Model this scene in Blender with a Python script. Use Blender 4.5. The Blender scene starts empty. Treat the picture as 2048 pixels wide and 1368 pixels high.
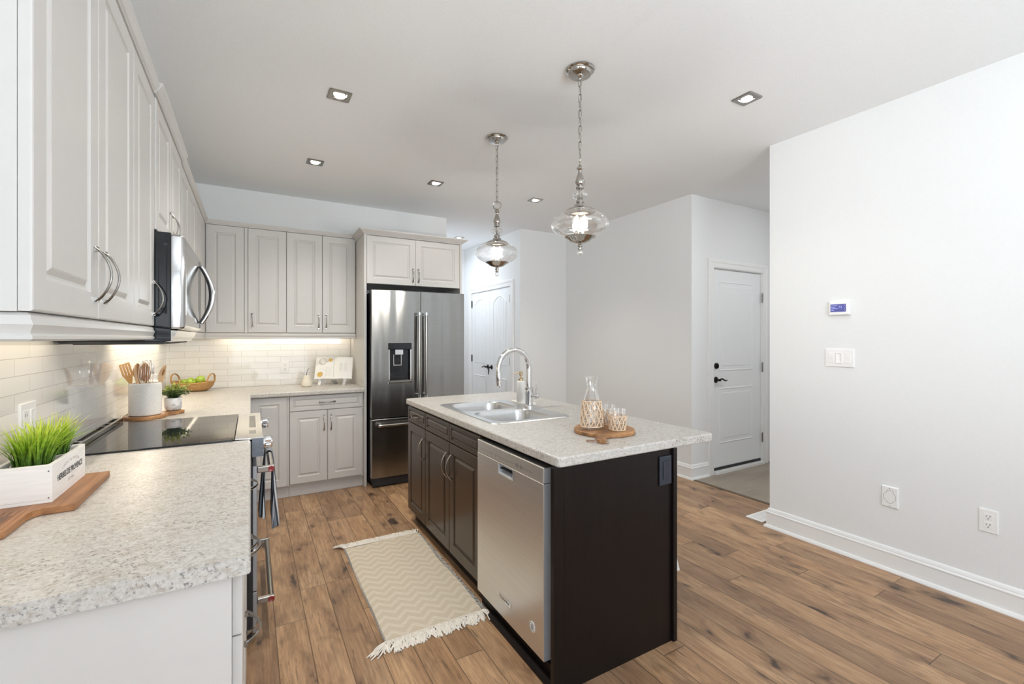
import bpy, bmesh, math, random
from mathutils import Vector, Matrix
sc = bpy.context.scene
COL = sc.collection
PI = math.pi
random.seed(7)

# ------------------------------------------------------------------ camera, world, big lights, exposure
F_PX, W_PX, H_PX = 905.0, 2048.0, 1368.0
cam_d = bpy.data.cameras.new('camera')
cam = bpy.data.objects.new('camera', cam_d); COL.objects.link(cam)
cam.location = (0, 0, 1.358)
cam.rotation_euler = (PI/2, 0, -math.radians(30.0))
cam_d.sensor_fit = 'HORIZONTAL'; cam_d.sensor_width = 36.0
cam_d.lens = 36.0*F_PX/W_PX
cam_d.shift_y = -(684-676)/W_PX
cam_d.clip_start = 0.02; cam_d.clip_end = 100
sc.camera = cam

sc.view_settings.view_transform = 'Standard'
sc.view_settings.look = 'None'
sc.view_settings.gamma = 1.0
sc.view_settings.use_curve_mapping = False
sc.view_settings.exposure = 0.52

world = bpy.data.worlds.new('world'); sc.world = world
world.use_nodes = True
wn = world.node_tree.nodes['Background']
wn.inputs[0].default_value = (0.80, 0.90, 1.0, 1)
wn.inputs[1].default_value = 1.2

def area_light(name, loc, direction, sx, sy, power, color, spread=180):
    d = bpy.data.lights.new(name, 'AREA'); d.shape = 'RECTANGLE'; d.size = sx; d.size_y = sy
    d.energy = power; d.color = color; d.spread = math.radians(spread)
    o = bpy.data.objects.new(name, d); COL.objects.link(o)
    o.location = loc; o.rotation_euler = Vector(direction).to_track_quat('-Z', 'Y').to_euler()
    return o
DAY = (0.88, 0.94, 1.0)
# daylight through the three windows behind the camera
area_light('daylight_rear', (0.45, -3.56, 1.30), (0, 1, 0.35), 1.7, 2.1, 13, DAY)
area_light('daylight_rear_corner', (-1.85, -3.56, 1.30), (0, 1, 0.35), 1.4, 2.1, 9, DAY)
area_light('daylight_side', (-3.15, -1.45, 1.35), (1, 0, 0.30), 2.6, 1.9, 31, DAY)
area_light('hall_fill', (2.30, 6.0, 2.66), (0.1, -0.15, -1), 0.5, 0.6, 7, (0.80, 0.88, 1.0))  # area light added under the hall ceiling, standing in for hall daylight
# added unseen fill aimed up at the living-room ceiling behind the camera
area_light('ceiling_fill', (1.15, -1.6, 1.62), (-0.05, 0.6, 1), 1.4, 1.4, 66, (0.83, 0.925, 1.0))

area_light('mudroom_fill', (4.25, 1.5, 2.70), (0, 0.2, -1), 0.35, 0.35, 9, (0.97, 0.98, 1.0))  # unseen light added to brighten the mudroom, no fixture modelled
# ------------------------------------------------------------------ node helpers / materials
def new_mat(name):
    m = bpy.data.materials.new(name); m.use_nodes = True
    nt = m.node_tree
    return m, nt, nt.nodes['Principled BSDF']
def nd(nt, typ, **kw):
    n = nt.nodes.new(typ)
    for k, v in kw.items():
        if k.startswith('i_'):
            key = k[2:]
            key = int(key) if key.isdigit() else key.replace('_', ' ')
            n.inputs[key].default_value = v
        else:
            setattr(n, k, v)
    return n
def lk(nt, a, b): nt.links.new(a, b)
def col4(c): return (c[0], c[1], c[2], 1)
def coords(nt, scale=(1,1,1), src='Object'):
    tc = nd(nt, 'ShaderNodeTexCoord'); mp = nd(nt, 'ShaderNodeMapping')
    mp.inputs['Scale'].default_value = scale
    lk(nt, tc.outputs[src], mp.inputs['Vector'])
    return mp.outputs['Vector']
def ramp(nt, fac, stops):
    r = nd(nt, 'ShaderNodeValToRGB')
    e = r.color_ramp.elements
    while len(e) < len(stops): e.new(0.5)
    for i, (p, c) in enumerate(stops):
        e[i].position = p; e[i].color = col4(c) if len(c) == 3 else c
    lk(nt, fac, r.inputs['Fac'])
    return r.outputs['Color']
def mixc(nt, fac, a, b, blend='MIX'):
    m = nd(nt, 'ShaderNodeMix'); m.data_type = 'RGBA'; m.blend_type = blend
    for sock, v in ((m.inputs[0], fac), (m.inputs[6], a), (m.inputs[7], b)):
        if isinstance(v, (int, float)): sock.default_value = v
        elif isinstance(v, tuple): sock.default_value = col4(v)
        else: lk(nt, v, sock)
    return m.outputs[2]
def mth(nt, op, a, b=None, c=None):
    m = nd(nt, 'ShaderNodeMath'); m.operation = op
    for i, v in enumerate((a, b, c)):
        if v is None: continue
        if isinstance(v, (int, float)): m.inputs[i].default_value = v
        else: lk(nt, v, m.inputs[i])
    return m.outputs[0]
def bump(nt, p, h, strength, dist=0.002):
    b = nd(nt, 'ShaderNodeBump'); b.inputs['Strength'].default_value = strength
    b.inputs['Distance'].default_value = dist
    lk(nt, h, b.inputs['Height']); lk(nt, b.outputs['Normal'], p.inputs['Normal'])
def noise(nt, vec, scale, detail=2, rough=0.5):
    n = nd(nt, 'ShaderNodeTexNoise'); n.inputs['Scale'].default_value = scale
    n.inputs['Detail'].default_value = detail; n.inputs['Roughness'].default_value = rough
    lk(nt, vec, n.inputs['Vector'])
    return n.outputs['Fac']

def plain(name, c, rough=0.5, metal=0.0, var=0.04, scale=30, spec=0.5, bmp=0.0, coat=0.0, stretch=(1,1,1)):
    """painted / plastic / metal surface with a faint procedural variation"""
    m, nt, p = new_mat(name)
    v = coords(nt, stretch)
    f = noise(nt, v, scale)
    c1 = tuple(max(0, x*(1-var)) for x in c); c2 = tuple(min(1, x*(1+var)) for x in c)
    lk(nt, ramp(nt, f, [(0.3, c1), (0.7, c2)]), p.inputs['Base Color'])
    p.inputs['Roughness'].default_value = rough; p.inputs['Metallic'].default_value = metal
    p.inputs['Specular IOR Level'].default_value = spec
    if coat: p.inputs['Coat Weight'].default_value = coat; p.inputs['Coat Roughness'].default_value = 0.08
    if bmp: bump(nt, p, f, bmp, 0.002)
    return m
def emissive(name, c, strength):
    m, nt, p = new_mat(name)
    p.inputs['Base Color'].default_value = col4(c)
    p.inputs['Emission Color'].default_value = col4(c); p.inputs['Emission Strength'].default_value = strength
    return m
def thin_glass(name, tint=(1,1,1), refl=0.10, rough=0.02):
    m, nt, p = new_mat(name)
    nt.nodes.remove(p)
    out = nt.nodes['Material Output']
    tr = nd(nt, 'ShaderNodeBsdfTransparent'); tr.inputs[0].default_value = col4(tint)
    gl = nd(nt, 'ShaderNodeBsdfGlossy'); gl.inputs['Roughness'].default_value = rough
    gl.inputs['Color'].default_value = (1,1,1,1)
    lw = nd(nt, 'ShaderNodeLayerWeight'); lw.inputs['Blend'].default_value = 0.35
    f = mth(nt, 'MULTIPLY_ADD', lw.outputs['Facing'], 0.55, refl*0.5)
    mx = nd(nt, 'ShaderNodeMixShader')
    lk(nt, f, mx.inputs[0]); lk(nt, tr.outputs[0], mx.inputs[1]); lk(nt, gl.outputs[0], mx.inputs[2])
    lk(nt, mx.outputs[0], out.inputs['Surface'])
    return m

MAT = {}
MAT['wall'] = plain('wall_paint', (0.79, 0.80, 0.80), 0.75, var=0.008, scale=60, spec=0.2, bmp=0.03)
def ceiling_mat():
    m, nt, p = new_mat('ceiling_paint')
    f = noise(nt, coords(nt), 130, 3, 0.7)
    lk(nt, ramp(nt, f, [(0.3, (0.82,0.835,0.845)), (0.7, (0.865,0.88,0.89))]), p.inputs['Base Color'])
    p.inputs['Roughness'].default_value = 0.9; p.inputs['Specular IOR Level'].default_value = 0.1
    bump(nt, p, f, 0.22, 0.004)
    return m
MAT['ceiling'] = ceiling_mat()
MAT['trim'] = plain('trim_paint', (0.84, 0.845, 0.84), 0.35, var=0.006, spec=0.4)
MAT['door'] = plain('door_paint', (0.84, 0.86, 0.87), 0.4, var=0.006, spec=0.4)
MAT['cab'] = plain('cabinet_paint', (0.575, 0.56, 0.54), 0.38, var=0.008, spec=0.45)
MAT['cabin'] = plain('cabinet_gap', (0.10, 0.09, 0.08), 0.8)
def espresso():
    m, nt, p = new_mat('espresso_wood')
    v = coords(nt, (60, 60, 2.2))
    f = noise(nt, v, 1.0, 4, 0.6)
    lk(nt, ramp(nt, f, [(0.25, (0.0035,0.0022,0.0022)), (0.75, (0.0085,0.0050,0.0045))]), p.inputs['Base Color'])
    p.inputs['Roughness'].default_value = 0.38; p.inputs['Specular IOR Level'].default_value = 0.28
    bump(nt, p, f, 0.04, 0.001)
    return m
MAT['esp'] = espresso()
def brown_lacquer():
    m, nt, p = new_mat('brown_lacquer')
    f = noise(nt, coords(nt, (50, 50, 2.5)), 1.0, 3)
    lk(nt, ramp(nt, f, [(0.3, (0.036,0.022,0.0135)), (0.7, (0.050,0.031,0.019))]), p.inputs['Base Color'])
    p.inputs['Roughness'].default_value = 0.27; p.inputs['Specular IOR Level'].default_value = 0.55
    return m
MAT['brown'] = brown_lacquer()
def steel(name, c, rough, grain=(2, 2, 220), wave=0.0, aniso=0.0, wscale=(5.0, 5.0, 1.3), rot=0.25):
    m, nt, p = new_mat(name)
    f = noise(nt, coords(nt, grain), 1.0, 3, 0.6)
    lk(nt, ramp(nt, f, [(0.2, tuple(x*0.95 for x in c)), (0.8, tuple(min(1, x*1.04) for x in c))]), p.inputs['Base Color'])
    p.inputs['Metallic'].default_value = 1.0
    p.inputs['Roughness'].default_value = rough
    if aniso:
        p.inputs['Anisotropic'].default_value = aniso; p.inputs['Anisotropic Rotation'].default_value = rot
        tg = nd(nt, 'ShaderNodeTangent'); tg.direction_type = 'RADIAL'; tg.axis = 'Z'
        lk(nt, tg.outputs[0], p.inputs['Tangent'])
    if wave:
        w = noise(nt, coords(nt, wscale), 1.0, 1, 0.4)
        bump(nt, p, w, wave, 0.03)
    return m
MAT['steel'] = steel('brushed_steel', (0.32, 0.318, 0.31), 0.20, wave=0.30, aniso=0.75, rot=0.25, wscale=(8.0, 8.0, 0.9))
MAT['steel_dw'] = steel('brushed_steel_warm', (0.80, 0.80, 0.80), 0.36, wave=0.10)
MAT['steel_side'] = plain('grey_steel', (0.40, 0.42, 0.45), 0.4, 0.7, var=0.03)
MAT['sink'] = steel('sink_steel', (0.60, 0.60, 0.60), 0.30, grain=(120, 4, 4))
MAT['chrome'] = plain('chrome', (0.80, 0.80, 0.81), 0.06, 1.0, var=0.01)
MAT['nickel'] = plain('polished_nickel', (0.46, 0.44, 0.41), 0.10, 1.0, var=0.02)
MAT['satin'] = plain('satin_nickel', (0.40, 0.385, 0.36), 0.2, 1.0, var=0.03)
MAT['black'] = plain('black_gloss', (0.012, 0.014, 0.018), 0.035, var=0.02)
MAT['blackm'] = plain('black_matte', (0.02, 0.02, 0.022), 0.55, var=0.2)
MAT['navy'] = plain('dark_outlet', (0.018, 0.024, 0.036), 0.35, var=0.1)
MAT['orb'] = plain('oil_rubbed_bronze', (0.02, 0.018, 0.017), 0.28, 0.6, var=0.1)
MAT['white'] = plain('white_plastic', (0.86, 0.86, 0.85), 0.35, var=0.006)
MAT['slot'] = plain('outlet_slot', (0.10, 0.10, 0.10), 0.6)
MAT['greyline'] = plain('grey_line', (0.36, 0.36, 0.37), 0.6)
MAT['red'] = plain('red_enamel', (0.35, 0.012, 0.02), 0.25, var=0.05)
MAT['glass'] = thin_glass('clear_glass')
MAT['glassp'] = thin_glass('pendant_glass', (0.99, 0.985, 0.975), 0.20)
MAT['crystal'] = thin_glass('crystal', (0.96, 0.96, 0.96), 0.5)
MAT['bulb'] = emissive('lit_bulb', (1.0, 0.90, 0.74), 18)
MAT['led'] = emissive('lit_lens', (1.0, 0.94, 0.84), 22)
MAT['strip'] = emissive('lit_strip', (1.0, 0.90, 0.74), 3)
MAT['screen'] = emissive('blue_screen', (0.05, 0.055, 0.20), 0.55)
MAT['screentext'] = emissive('screen_text', (0.28, 0.32, 0.6), 0.8)

def granite():
    m, nt, p = new_mat('granite_laminate')
    v = coords(nt, (1, 1, 1)); vs = coords(nt, (0.70, 1.25, 1.1))
    a = noise(nt, vs, 58, 6, 0.74); b = noise(nt, v, 95, 4, 0.7); c = noise(nt, v, 140, 4, 0.68)
    g = noise(nt, vs, 6, 3, 0.55)
    base = ramp(nt, b, [(0.28, (0.40,0.383,0.355)), (0.50, (0.52,0.50,0.468)), (0.74, (0.62,0.605,0.58))])
    gg = ramp(nt, g, [(0.36, (0.40,0.40,0.40)), (0.62, (1,1,1))])
    veil = ramp(nt, a, [(0.50, (0,0,0)), (0.63, (1,1,1))])
    x = mixc(nt, mth(nt, 'MULTIPLY', mth(nt, 'MULTIPLY', veil, gg), 0.74), base, (0.33, 0.27, 0.215))
    sp = ramp(nt, c, [(0.555, (0,0,0)), (0.625, (1,1,1))])
    x = mixc(nt, mth(nt, 'MULTIPLY', mth(nt, 'MULTIPLY', sp, gg), 0.82), x, (0.115, 0.112, 0.12))
    lk(nt, x, p.inputs['Base Color'])
    p.inputs['Roughness'].default_value = 0.33; p.inputs['Specular IOR Level'].default_value = 0.42
    return m
MAT['granite'] = granite()

def tiles(name, axis):
    m, nt, p = new_mat(name)
    tc = nd(nt, 'ShaderNodeTexCoord'); sp = nd(nt, 'ShaderNodeSeparateXYZ'); cb = nd(nt, 'ShaderNodeCombineXYZ')
    lk(nt, tc.outputs['Object'], sp.inputs[0])
    u = mth(nt, 'ADD', sp.outputs[axis], 10.0 + (0.05 if axis == 0 else 0.02))
    w = mth(nt, 'ADD', sp.outputs[2], 0.0945 + 0.0555*1)
    lk(nt, u, cb.inputs[0]); lk(nt, w, cb.inputs[1])
    br = nd(nt, 'ShaderNodeTexBrick'); br.offset = 0.5
    br.inputs['Scale'].default_value = 1.0; br.inputs['Brick Width'].default_value = 0.2145
    br.inputs['Row Height'].default_value = 0.0555; br.inputs['Mortar Size'].default_value = 0.0011
    br.inputs['Mortar Smooth'].default_value = 0.3; br.inputs['Bias'].default_value = 0
    br.inputs['Color1'].default_value = (0.76,0.745,0.71,1); br.inputs['Color2'].default_value = (0.80,0.785,0.75,1)
    br.inputs['Mortar'].default_value = (0.50,0.46,0.41,1)
    lk(nt, cb.outputs[0], br.inputs['Vector'])
    lk(nt, br.outputs['Color'], p.inputs['Base Color'])
    p.inputs['Roughness'].default_value = 0.035; p.inputs['Specular IOR Level'].default_value = 0.65
    wv = noise(nt, coords(nt, (6, 6, 14)), 1.0, 1)
    h = mth(nt, 'MULTIPLY_ADD', br.outputs['Fac'], -1.0, mth(nt, 'MULTIPLY', wv, 0.35))
    bump(nt, p, h, 0.25, 0.004)
    return m
MAT['tile_x'] = tiles('backsplash_tile_back', 0)
MAT['tile_y'] = tiles('backsplash_tile_left', 1)

def planks():
    m, nt, p = new_mat('wood_plank_floor')
    tc = nd(nt, 'ShaderNodeTexCoord'); s = nd(nt, 'ShaderNodeSeparateXYZ'); lk(nt, tc.outputs['Object'], s.inputs[0])
    W, L = 0.130, 1.25
    xs = mth(nt, 'DIVIDE', mth(nt, 'ADD', s.outputs[0], 20.05), W)
    ci = mth(nt, 'FLOOR', xs); cf = mth(nt, 'FRACT', xs)
    r1 = nd(nt, 'ShaderNodeTexWhiteNoise'); r1.noise_dimensions = '1D'; lk(nt, ci, r1.inputs['W'])
    ys = mth(nt, 'ADD', mth(nt, 'DIVIDE', mth(nt, 'ADD', s.outputs[1], 20.0), L), mth(nt, 'MULTIPLY', r1.outputs['Value'], 7.0))
    ri = mth(nt, 'FLOOR', ys); rf = mth(nt, 'FRACT', ys)
    cid = mth(nt, 'ADD', mth(nt, 'MULTIPLY', ci, 17.3), mth(nt, 'MULTIPLY', ri, 3.71))
    r2 = nd(nt, 'ShaderNodeTexWhiteNoise'); r2.noise_dimensions = '1D'; lk(nt, cid, r2.inputs['W'])
    # grain coordinates, shifted per plank
    gx = mth(nt, 'ADD', s.outputs[0], mth(nt, 'MULTIPLY', r2.outputs['Value'], 13.0))
    gy = mth(nt, 'ADD', s.outputs[1], mth(nt, 'MULTIPLY', r2.outputs['Value'], 31.0))
    cb = nd(nt, 'ShaderNodeCombineXYZ'); lk(nt, gx, cb.inputs[0]); lk(nt, gy, cb.inputs[1])
    def sc_noise(sx, sy, det, rough, dist=0.0):
        mp = nd(nt, 'ShaderNodeMapping'); mp.inputs['Scale'].default_value = (sx, sy, 1); lk(nt, cb.outputs[0], mp.inputs['Vector'])
        n = nd(nt, 'ShaderNodeTexNoise'); n.inputs['Scale'].default_value = 1; n.inputs['Detail'].default_value = det
        n.inputs['Roughness'].default_value = rough; n.inputs['Distortion'].default_value = dist
        lk(nt, mp.outputs[0], n.inputs['Vector']); return n.outputs['Fac']
    broad = sc_noise(9, 1.6, 4, 0.6, 0.6); fine = sc_noise(95, 5, 4, 0.65); knot = sc_noise(10, 4.2, 3, 0.55, 0.35); crack = sc_noise(60, 3.2, 2, 0.5, 0.4)
    c = ramp(nt, broad, [(0.25, (0.315,0.183,0.097)), (0.5, (0.445,0.272,0.152)), (0.78, (0.56,0.375,0.222))])
    tone = ramp(nt, r2.outputs['Value'], [(0.0, (0.72,0.71,0.72)), (0.35, (0.92,0.91,0.91)), (0.7, (1.03,1.02,1.0)), (1.0, (1.15,1.12,1.08))])
    c = mixc(nt, 1.0, c, tone, 'MULTIPLY')
    c = mixc(nt, mth(nt, 'MULTIPLY', ramp(nt, fine, [(0.40, (1,1,1)), (0.60, (0,0,0))]), 0.42), c, (0.13, 0.070, 0.040))
    pit = sc_noise(150, 16, 2, 0.5); patch_ = sc_noise(4, 1.2, 2, 0.5)
    pits = mth(nt, 'MULTIPLY', ramp(nt, pit, [(0.62, (0,0,0)), (0.68, (1,1,1))]), ramp(nt, patch_, [(0.40, (0.1,0.1,0.1)), (0.62, (1,1,1))]))
    c = mixc(nt, mth(nt, 'MULTIPLY', pits, 0.62), c, (0.075, 0.042, 0.026))
    halo = ramp(nt, knot, [(0.50, (0,0,0)), (0.64, (1,1,1))])
    c = mixc(nt, mth(nt, 'MULTIPLY', halo, 0.55), c, (0.135, 0.075, 0.045))
    c = mixc(nt, mth(nt, 'MULTIPLY', ramp(nt, knot, [(0.635, (0,0,0)), (0.70, (1,1,1))]), 0.88), c, (0.035, 0.023, 0.018))
    c = mixc(nt, mth(nt, 'MULTIPLY', ramp(nt, crack, [(0.67, (0,0,0)), (0.72, (1,1,1))]), 0.55), c, (0.045, 0.030, 0.024))
    e1 = mth(nt, 'MINIMUM', cf, mth(nt, 'SUBTRACT', 1.0, cf)); e1 = mth(nt, 'MULTIPLY', e1, W)
    e2 = mth(nt, 'MINIMUM', rf, mth(nt, 'SUBTRACT', 1.0, rf)); e2 = mth(nt, 'MULTIPLY', e2, L)
    e = mth(nt, 'MINIMUM', e1, e2)
    seam = ramp(nt, mth(nt, 'DIVIDE', e, 0.004), [(0.25, (1,1,1)), (0.75, (0,0,0))])
    c = mixc(nt, mth(nt, 'MULTIPLY', seam, 0.66), c, (0.035, 0.020, 0.013))
    lk(nt, c, p.inputs['Base Color'])
    p.inputs['Roughness'].default_value = 0.36; p.inputs['Specular IOR Level'].default_value = 0.42
    h = mth(nt, 'MULTIPLY_ADD', seam, -1.0, mth(nt, 'MULTIPLY', fine, 0.35))
    bump(nt, p, h, 0.30, 0.002)
    return m
MAT['planks'] = planks()
def stone_tile():
    m, nt, p = new_mat('stone_floor_tile')
    v = coords(nt)
    br = nd(nt, 'ShaderNodeTexBrick'); br.offset = 0.5
    br.inputs['Scale'].default_value = 1; br.inputs['Brick Width'].default_value = 0.61; br.inputs['Row Height'].default_value = 0.31
    br.inputs['Mortar Size'].default_value = 0.0022
    br.inputs['Color1'].default_value = (0.300,0.250,0.195,1); br.inputs['Color2'].default_value = (0.335,0.282,0.222,1); br.inputs['Mortar'].default_value = (0.20,0.17,0.14,1)
    lk(nt, v, br.inputs['Vector'])
    f = noise(nt, coords(nt, (2.2, 7, 1)), 1.0, 4)
    c = mixc(nt, 0.35, br.outputs['Color'], ramp(nt, f, [(0.3, (0.22,0.18,0.14)), (0.7, (0.45,0.39,0.31))]))
    lk(nt, c, p.inputs['Base Color']); p.inputs['Roughness'].default_value = 0.4
    return m
MAT['stone'] = stone_tile()
def wood(name, c1, c2, scale=(4, 40, 40), rough=0.45):
    m, nt, p = new_mat(name)
    f = noise(nt, coords(nt, scale), 1.0, 4, 0.6)
    lk(nt, ramp(nt, f, [(0.28, c1), (0.72, c2)]), p.inputs['Base Color'])
    p.inputs['Roughness'].default_value = rough
    bump(nt, p, f, 0.05, 0.001)
    return m
MAT['board'] = wood('acacia_board', (0.17,0.068,0.026), (0.42,0.20,0.085), (34, 3.5, 34))
MAT['board2'] = wood('walnut_board', (0.10,0.036,0.013), (0.50,0.255,0.10), (9, 26, 26))
MAT['board_edge'] = wood('board_bark', (0.07,0.03,0.014), (0.17,0.075,0.03), (30, 30, 30))
MAT['bamboo'] = wood('bamboo', (0.50,0.27,0.085), (0.62,0.36,0.13), (20, 20, 3))
MAT['darkspoon'] = wood('dark_wood', (0.20,0.095,0.035), (0.34,0.17,0.07), (20, 20, 3))
MAT['beech'] = wood('beech', (0.50,0.32,0.17), (0.62,0.42,0.25), (20, 20, 3))
MAT['boxwhite'] = plain('whitewashed_wood', (0.80, 0.775, 0.755), 0.6, var=0.05, scale=1.0, stretch=(8, 8, 120), bmp=0.08)
MAT['ink'] = plain('printed_ink', (0.10, 0.10, 0.10), 0.7)
MAT['inkl'] = plain('printed_ink_light', (0.30, 0.29, 0.28), 0.7)
MAT['inkg'] = plain('printed_ink_grey', (0.16, 0.155, 0.145), 0.5)
MAT['pot'] = plain('grey_pot', (0.62, 0.60, 0.56), 0.6, var=0.05)
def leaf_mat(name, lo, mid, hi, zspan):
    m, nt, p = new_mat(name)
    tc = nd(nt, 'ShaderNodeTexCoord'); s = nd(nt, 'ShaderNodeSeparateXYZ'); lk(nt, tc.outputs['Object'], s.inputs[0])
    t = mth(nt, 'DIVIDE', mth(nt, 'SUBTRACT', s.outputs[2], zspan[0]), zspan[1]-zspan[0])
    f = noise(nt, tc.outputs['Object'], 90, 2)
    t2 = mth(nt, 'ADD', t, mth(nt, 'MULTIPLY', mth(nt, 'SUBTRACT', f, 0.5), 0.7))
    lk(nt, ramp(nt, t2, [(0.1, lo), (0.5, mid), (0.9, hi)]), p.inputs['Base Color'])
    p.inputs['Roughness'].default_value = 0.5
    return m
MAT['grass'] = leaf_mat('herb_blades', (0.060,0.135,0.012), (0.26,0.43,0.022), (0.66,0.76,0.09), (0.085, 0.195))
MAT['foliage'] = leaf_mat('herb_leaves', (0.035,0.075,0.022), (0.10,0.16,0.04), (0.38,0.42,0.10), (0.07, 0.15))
MAT['soil'] = plain('soil', (0.04,0.028,0.02), 0.9, var=0.3)
def marble():
    m, nt, p = new_mat('marble')
    f = noise(nt, coords(nt), 22, 5, 0.6)
    lk(nt, ramp(nt, f, [(0.40, (0.76,0.745,0.73)), (0.52, (0.68,0.67,0.66)), (0.60, (0.40,0.40,0.41)), (0.64, (0.72,0.71,0.70))]), p.inputs['Base Color'])
    p.inputs['Roughness'].default_value = 0.3
    return m
MAT['marble'] = marble()
MAT['ceramic'] = plain('speckled_ceramic', (0.76, 0.735, 0.70), 0.6, var=0.05, scale=120, bmp=0.35)
MAT['cream'] = plain('cream_ceramic', (0.74, 0.68, 0.57), 0.55, var=0.02)
MAT['whitecer'] = plain('white_ceramic', (0.80, 0.79, 0.77), 0.35, var=0.02)
MAT['gold'] = plain('champagne_metal', (0.62, 0.50, 0.32), 0.25, 1.0, var=0.02)
def wicker(name, c1, c2):
    m, nt, p = new_mat(name)
    w = nd(nt, 'ShaderNodeTexWave'); w.wave_type = 'BANDS'; w.bands_direction = 'Z'; w.inputs['Scale'].default_value = 55; w.inputs['Distortion'].default_value = 1.5
    lk(nt, coords(nt), w.inputs['Vector'])
    f = noise(nt, coords(nt), 70, 2)
    x = mth(nt, 'MULTIPLY', w.outputs['Fac'], f)
    lk(nt, ramp(nt, x, [(0.1, c1), (0.55, c2)]), p.inputs['Base Color'])
    p.inputs['Roughness'].default_value = 0.6
    bump(nt, p, w.outputs['Fac'], 0.5, 0.003)
    return m
MAT['wicker'] = wicker('wicker', (0.36,0.18,0.055), (0.66,0.40,0.15))
MAT['rattan'] = plain('rattan', (0.70, 0.52, 0.36), 0.6, var=0.15, scale=200)
MAT['apple'] = plain('green_apple', (0.36, 0.50, 0.055), 0.25, var=0.12, scale=25, coat=0.3)
MAT['paper'] = plain('paper', (0.80, 0.79, 0.76), 0.7, var=0.01)
MAT['photo'] = plain('printed_photo', (0.70, 0.70, 0.69), 0.5, var=0.05)
MAT['plate'] = plain('printed_plate', (0.60, 0.57, 0.54), 0.5, var=0.05)
MAT['food'] = plain('printed_food', (0.62, 0.42, 0.12), 0.5, var=0.3, scale=200)
MAT['leather'] = plain('leather', (0.24, 0.11, 0.06), 0.6)
def rugm():
    m, nt, p = new_mat('woven_rug')
    tc = nd(nt, 'ShaderNodeTexCoord'); s = nd(nt, 'ShaderNodeSeparateXYZ'); lk(nt, tc.outputs['Object'], s.inputs[0])
    tri = mth(nt, 'PINGPONG', s.outputs[0], 0.052)
    y = mth(nt, 'ADD', s.outputs[1], mth(nt, 'MULTIPLY', tri, 0.92))
    y = mth(nt, 'ADD', y, mth(nt, 'MULTIPLY', noise(nt, coords(nt), 6, 1), 0.012))
    band = mth(nt, 'PINGPONG', mth(nt, 'ADD', y, 5.0), 0.031)
    b1 = ramp(nt, mth(nt, 'DIVIDE', band, 0.031), [(0.50, (0,0,0)), (0.66, (1,1,1))])
    rowf = mth(nt, 'PINGPONG', mth(nt, 'ADD', s.outputs[1], 5.0), 0.0042)
    rows = ramp(nt, mth(nt, 'DIVIDE', rowf, 0.0042), [(0.15, (0,0,0)), (0.6, (1,1,1))])
    st = mth(nt, 'PINGPONG', mth(nt, 'ADD', s.outputs[0], mth(nt, 'MULTIPLY', s.outputs[1], 1.1)), 0.0085)
    stc = ramp(nt, mth(nt, 'DIVIDE', st, 0.0085), [(0.25, (0,0,0)), (0.7, (1,1,1))])
    f = noise(nt, coords(nt), 260, 2)
    base = mixc(nt, rows, (0.58, 0.49, 0.375), (0.68, 0.59, 0.465))
    light = mth(nt, 'MULTIPLY', b1, mth(nt, 'MULTIPLY_ADD', stc, 0.75, 0.25))
    c = mixc(nt, mth(nt, 'MULTIPLY', light, 0.55), base, (0.86, 0.81, 0.72))
    c = mixc(nt, mth(nt, 'MULTIPLY', f, 0.25), c, (0.54, 0.46, 0.36))
    lk(nt, c, p.inputs['Base Color']); p.inputs['Roughness'].default_value = 0.95; p.inputs['Specular IOR Level'].default_value = 0.1
    h = mth(nt, 'ADD', mth(nt, 'MULTIPLY', rows, 0.5), mth(nt, 'MULTIPLY', light, 0.6))
    bump(nt, p, h, 0.5, 0.003)
    return m
MAT['rug'] = rugm()
MAT['yarn'] = plain('cotton_yarn', (0.80, 0.75, 0.68), 0.95, var=0.06, scale=80, spec=0.1)
MAT['yarn_grey'] = plain('grey_yarn', (0.46, 0.44, 0.41), 0.95, var=0.15, scale=80, spec=0.1)
def towelm():
    m, nt, p = new_mat('striped_towel')
    tc = nd(nt, 'ShaderNodeTexCoord'); s = nd(nt, 'ShaderNodeSeparateXYZ'); lk(nt, tc.outputs['Object'], s.inputs[0])
    a = mth(nt, 'PINGPONG', mth(nt, 'ADD', s.outputs[1], 5.008), 0.021)
    c = ramp(nt, mth(nt, 'DIVIDE', a, 0.021), [(0.0, (0.62,0.64,0.68)), (0.22, (0.62,0.64,0.68)), (0.30, (0.040,0.043,0.052)), (0.62, (0.045,0.048,0.058)), (0.66, (0.22,0.24,0.29)), (1.0, (0.16,0.18,0.22))])
    lk(nt, c, p.inputs['Base Color']); p.inputs['Roughness'].default_value = 0.95
    bump(nt, p, noise(nt, coords(nt), 300, 2), 0.3, 0.002)
    return m
MAT['towel'] = towelm()

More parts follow.
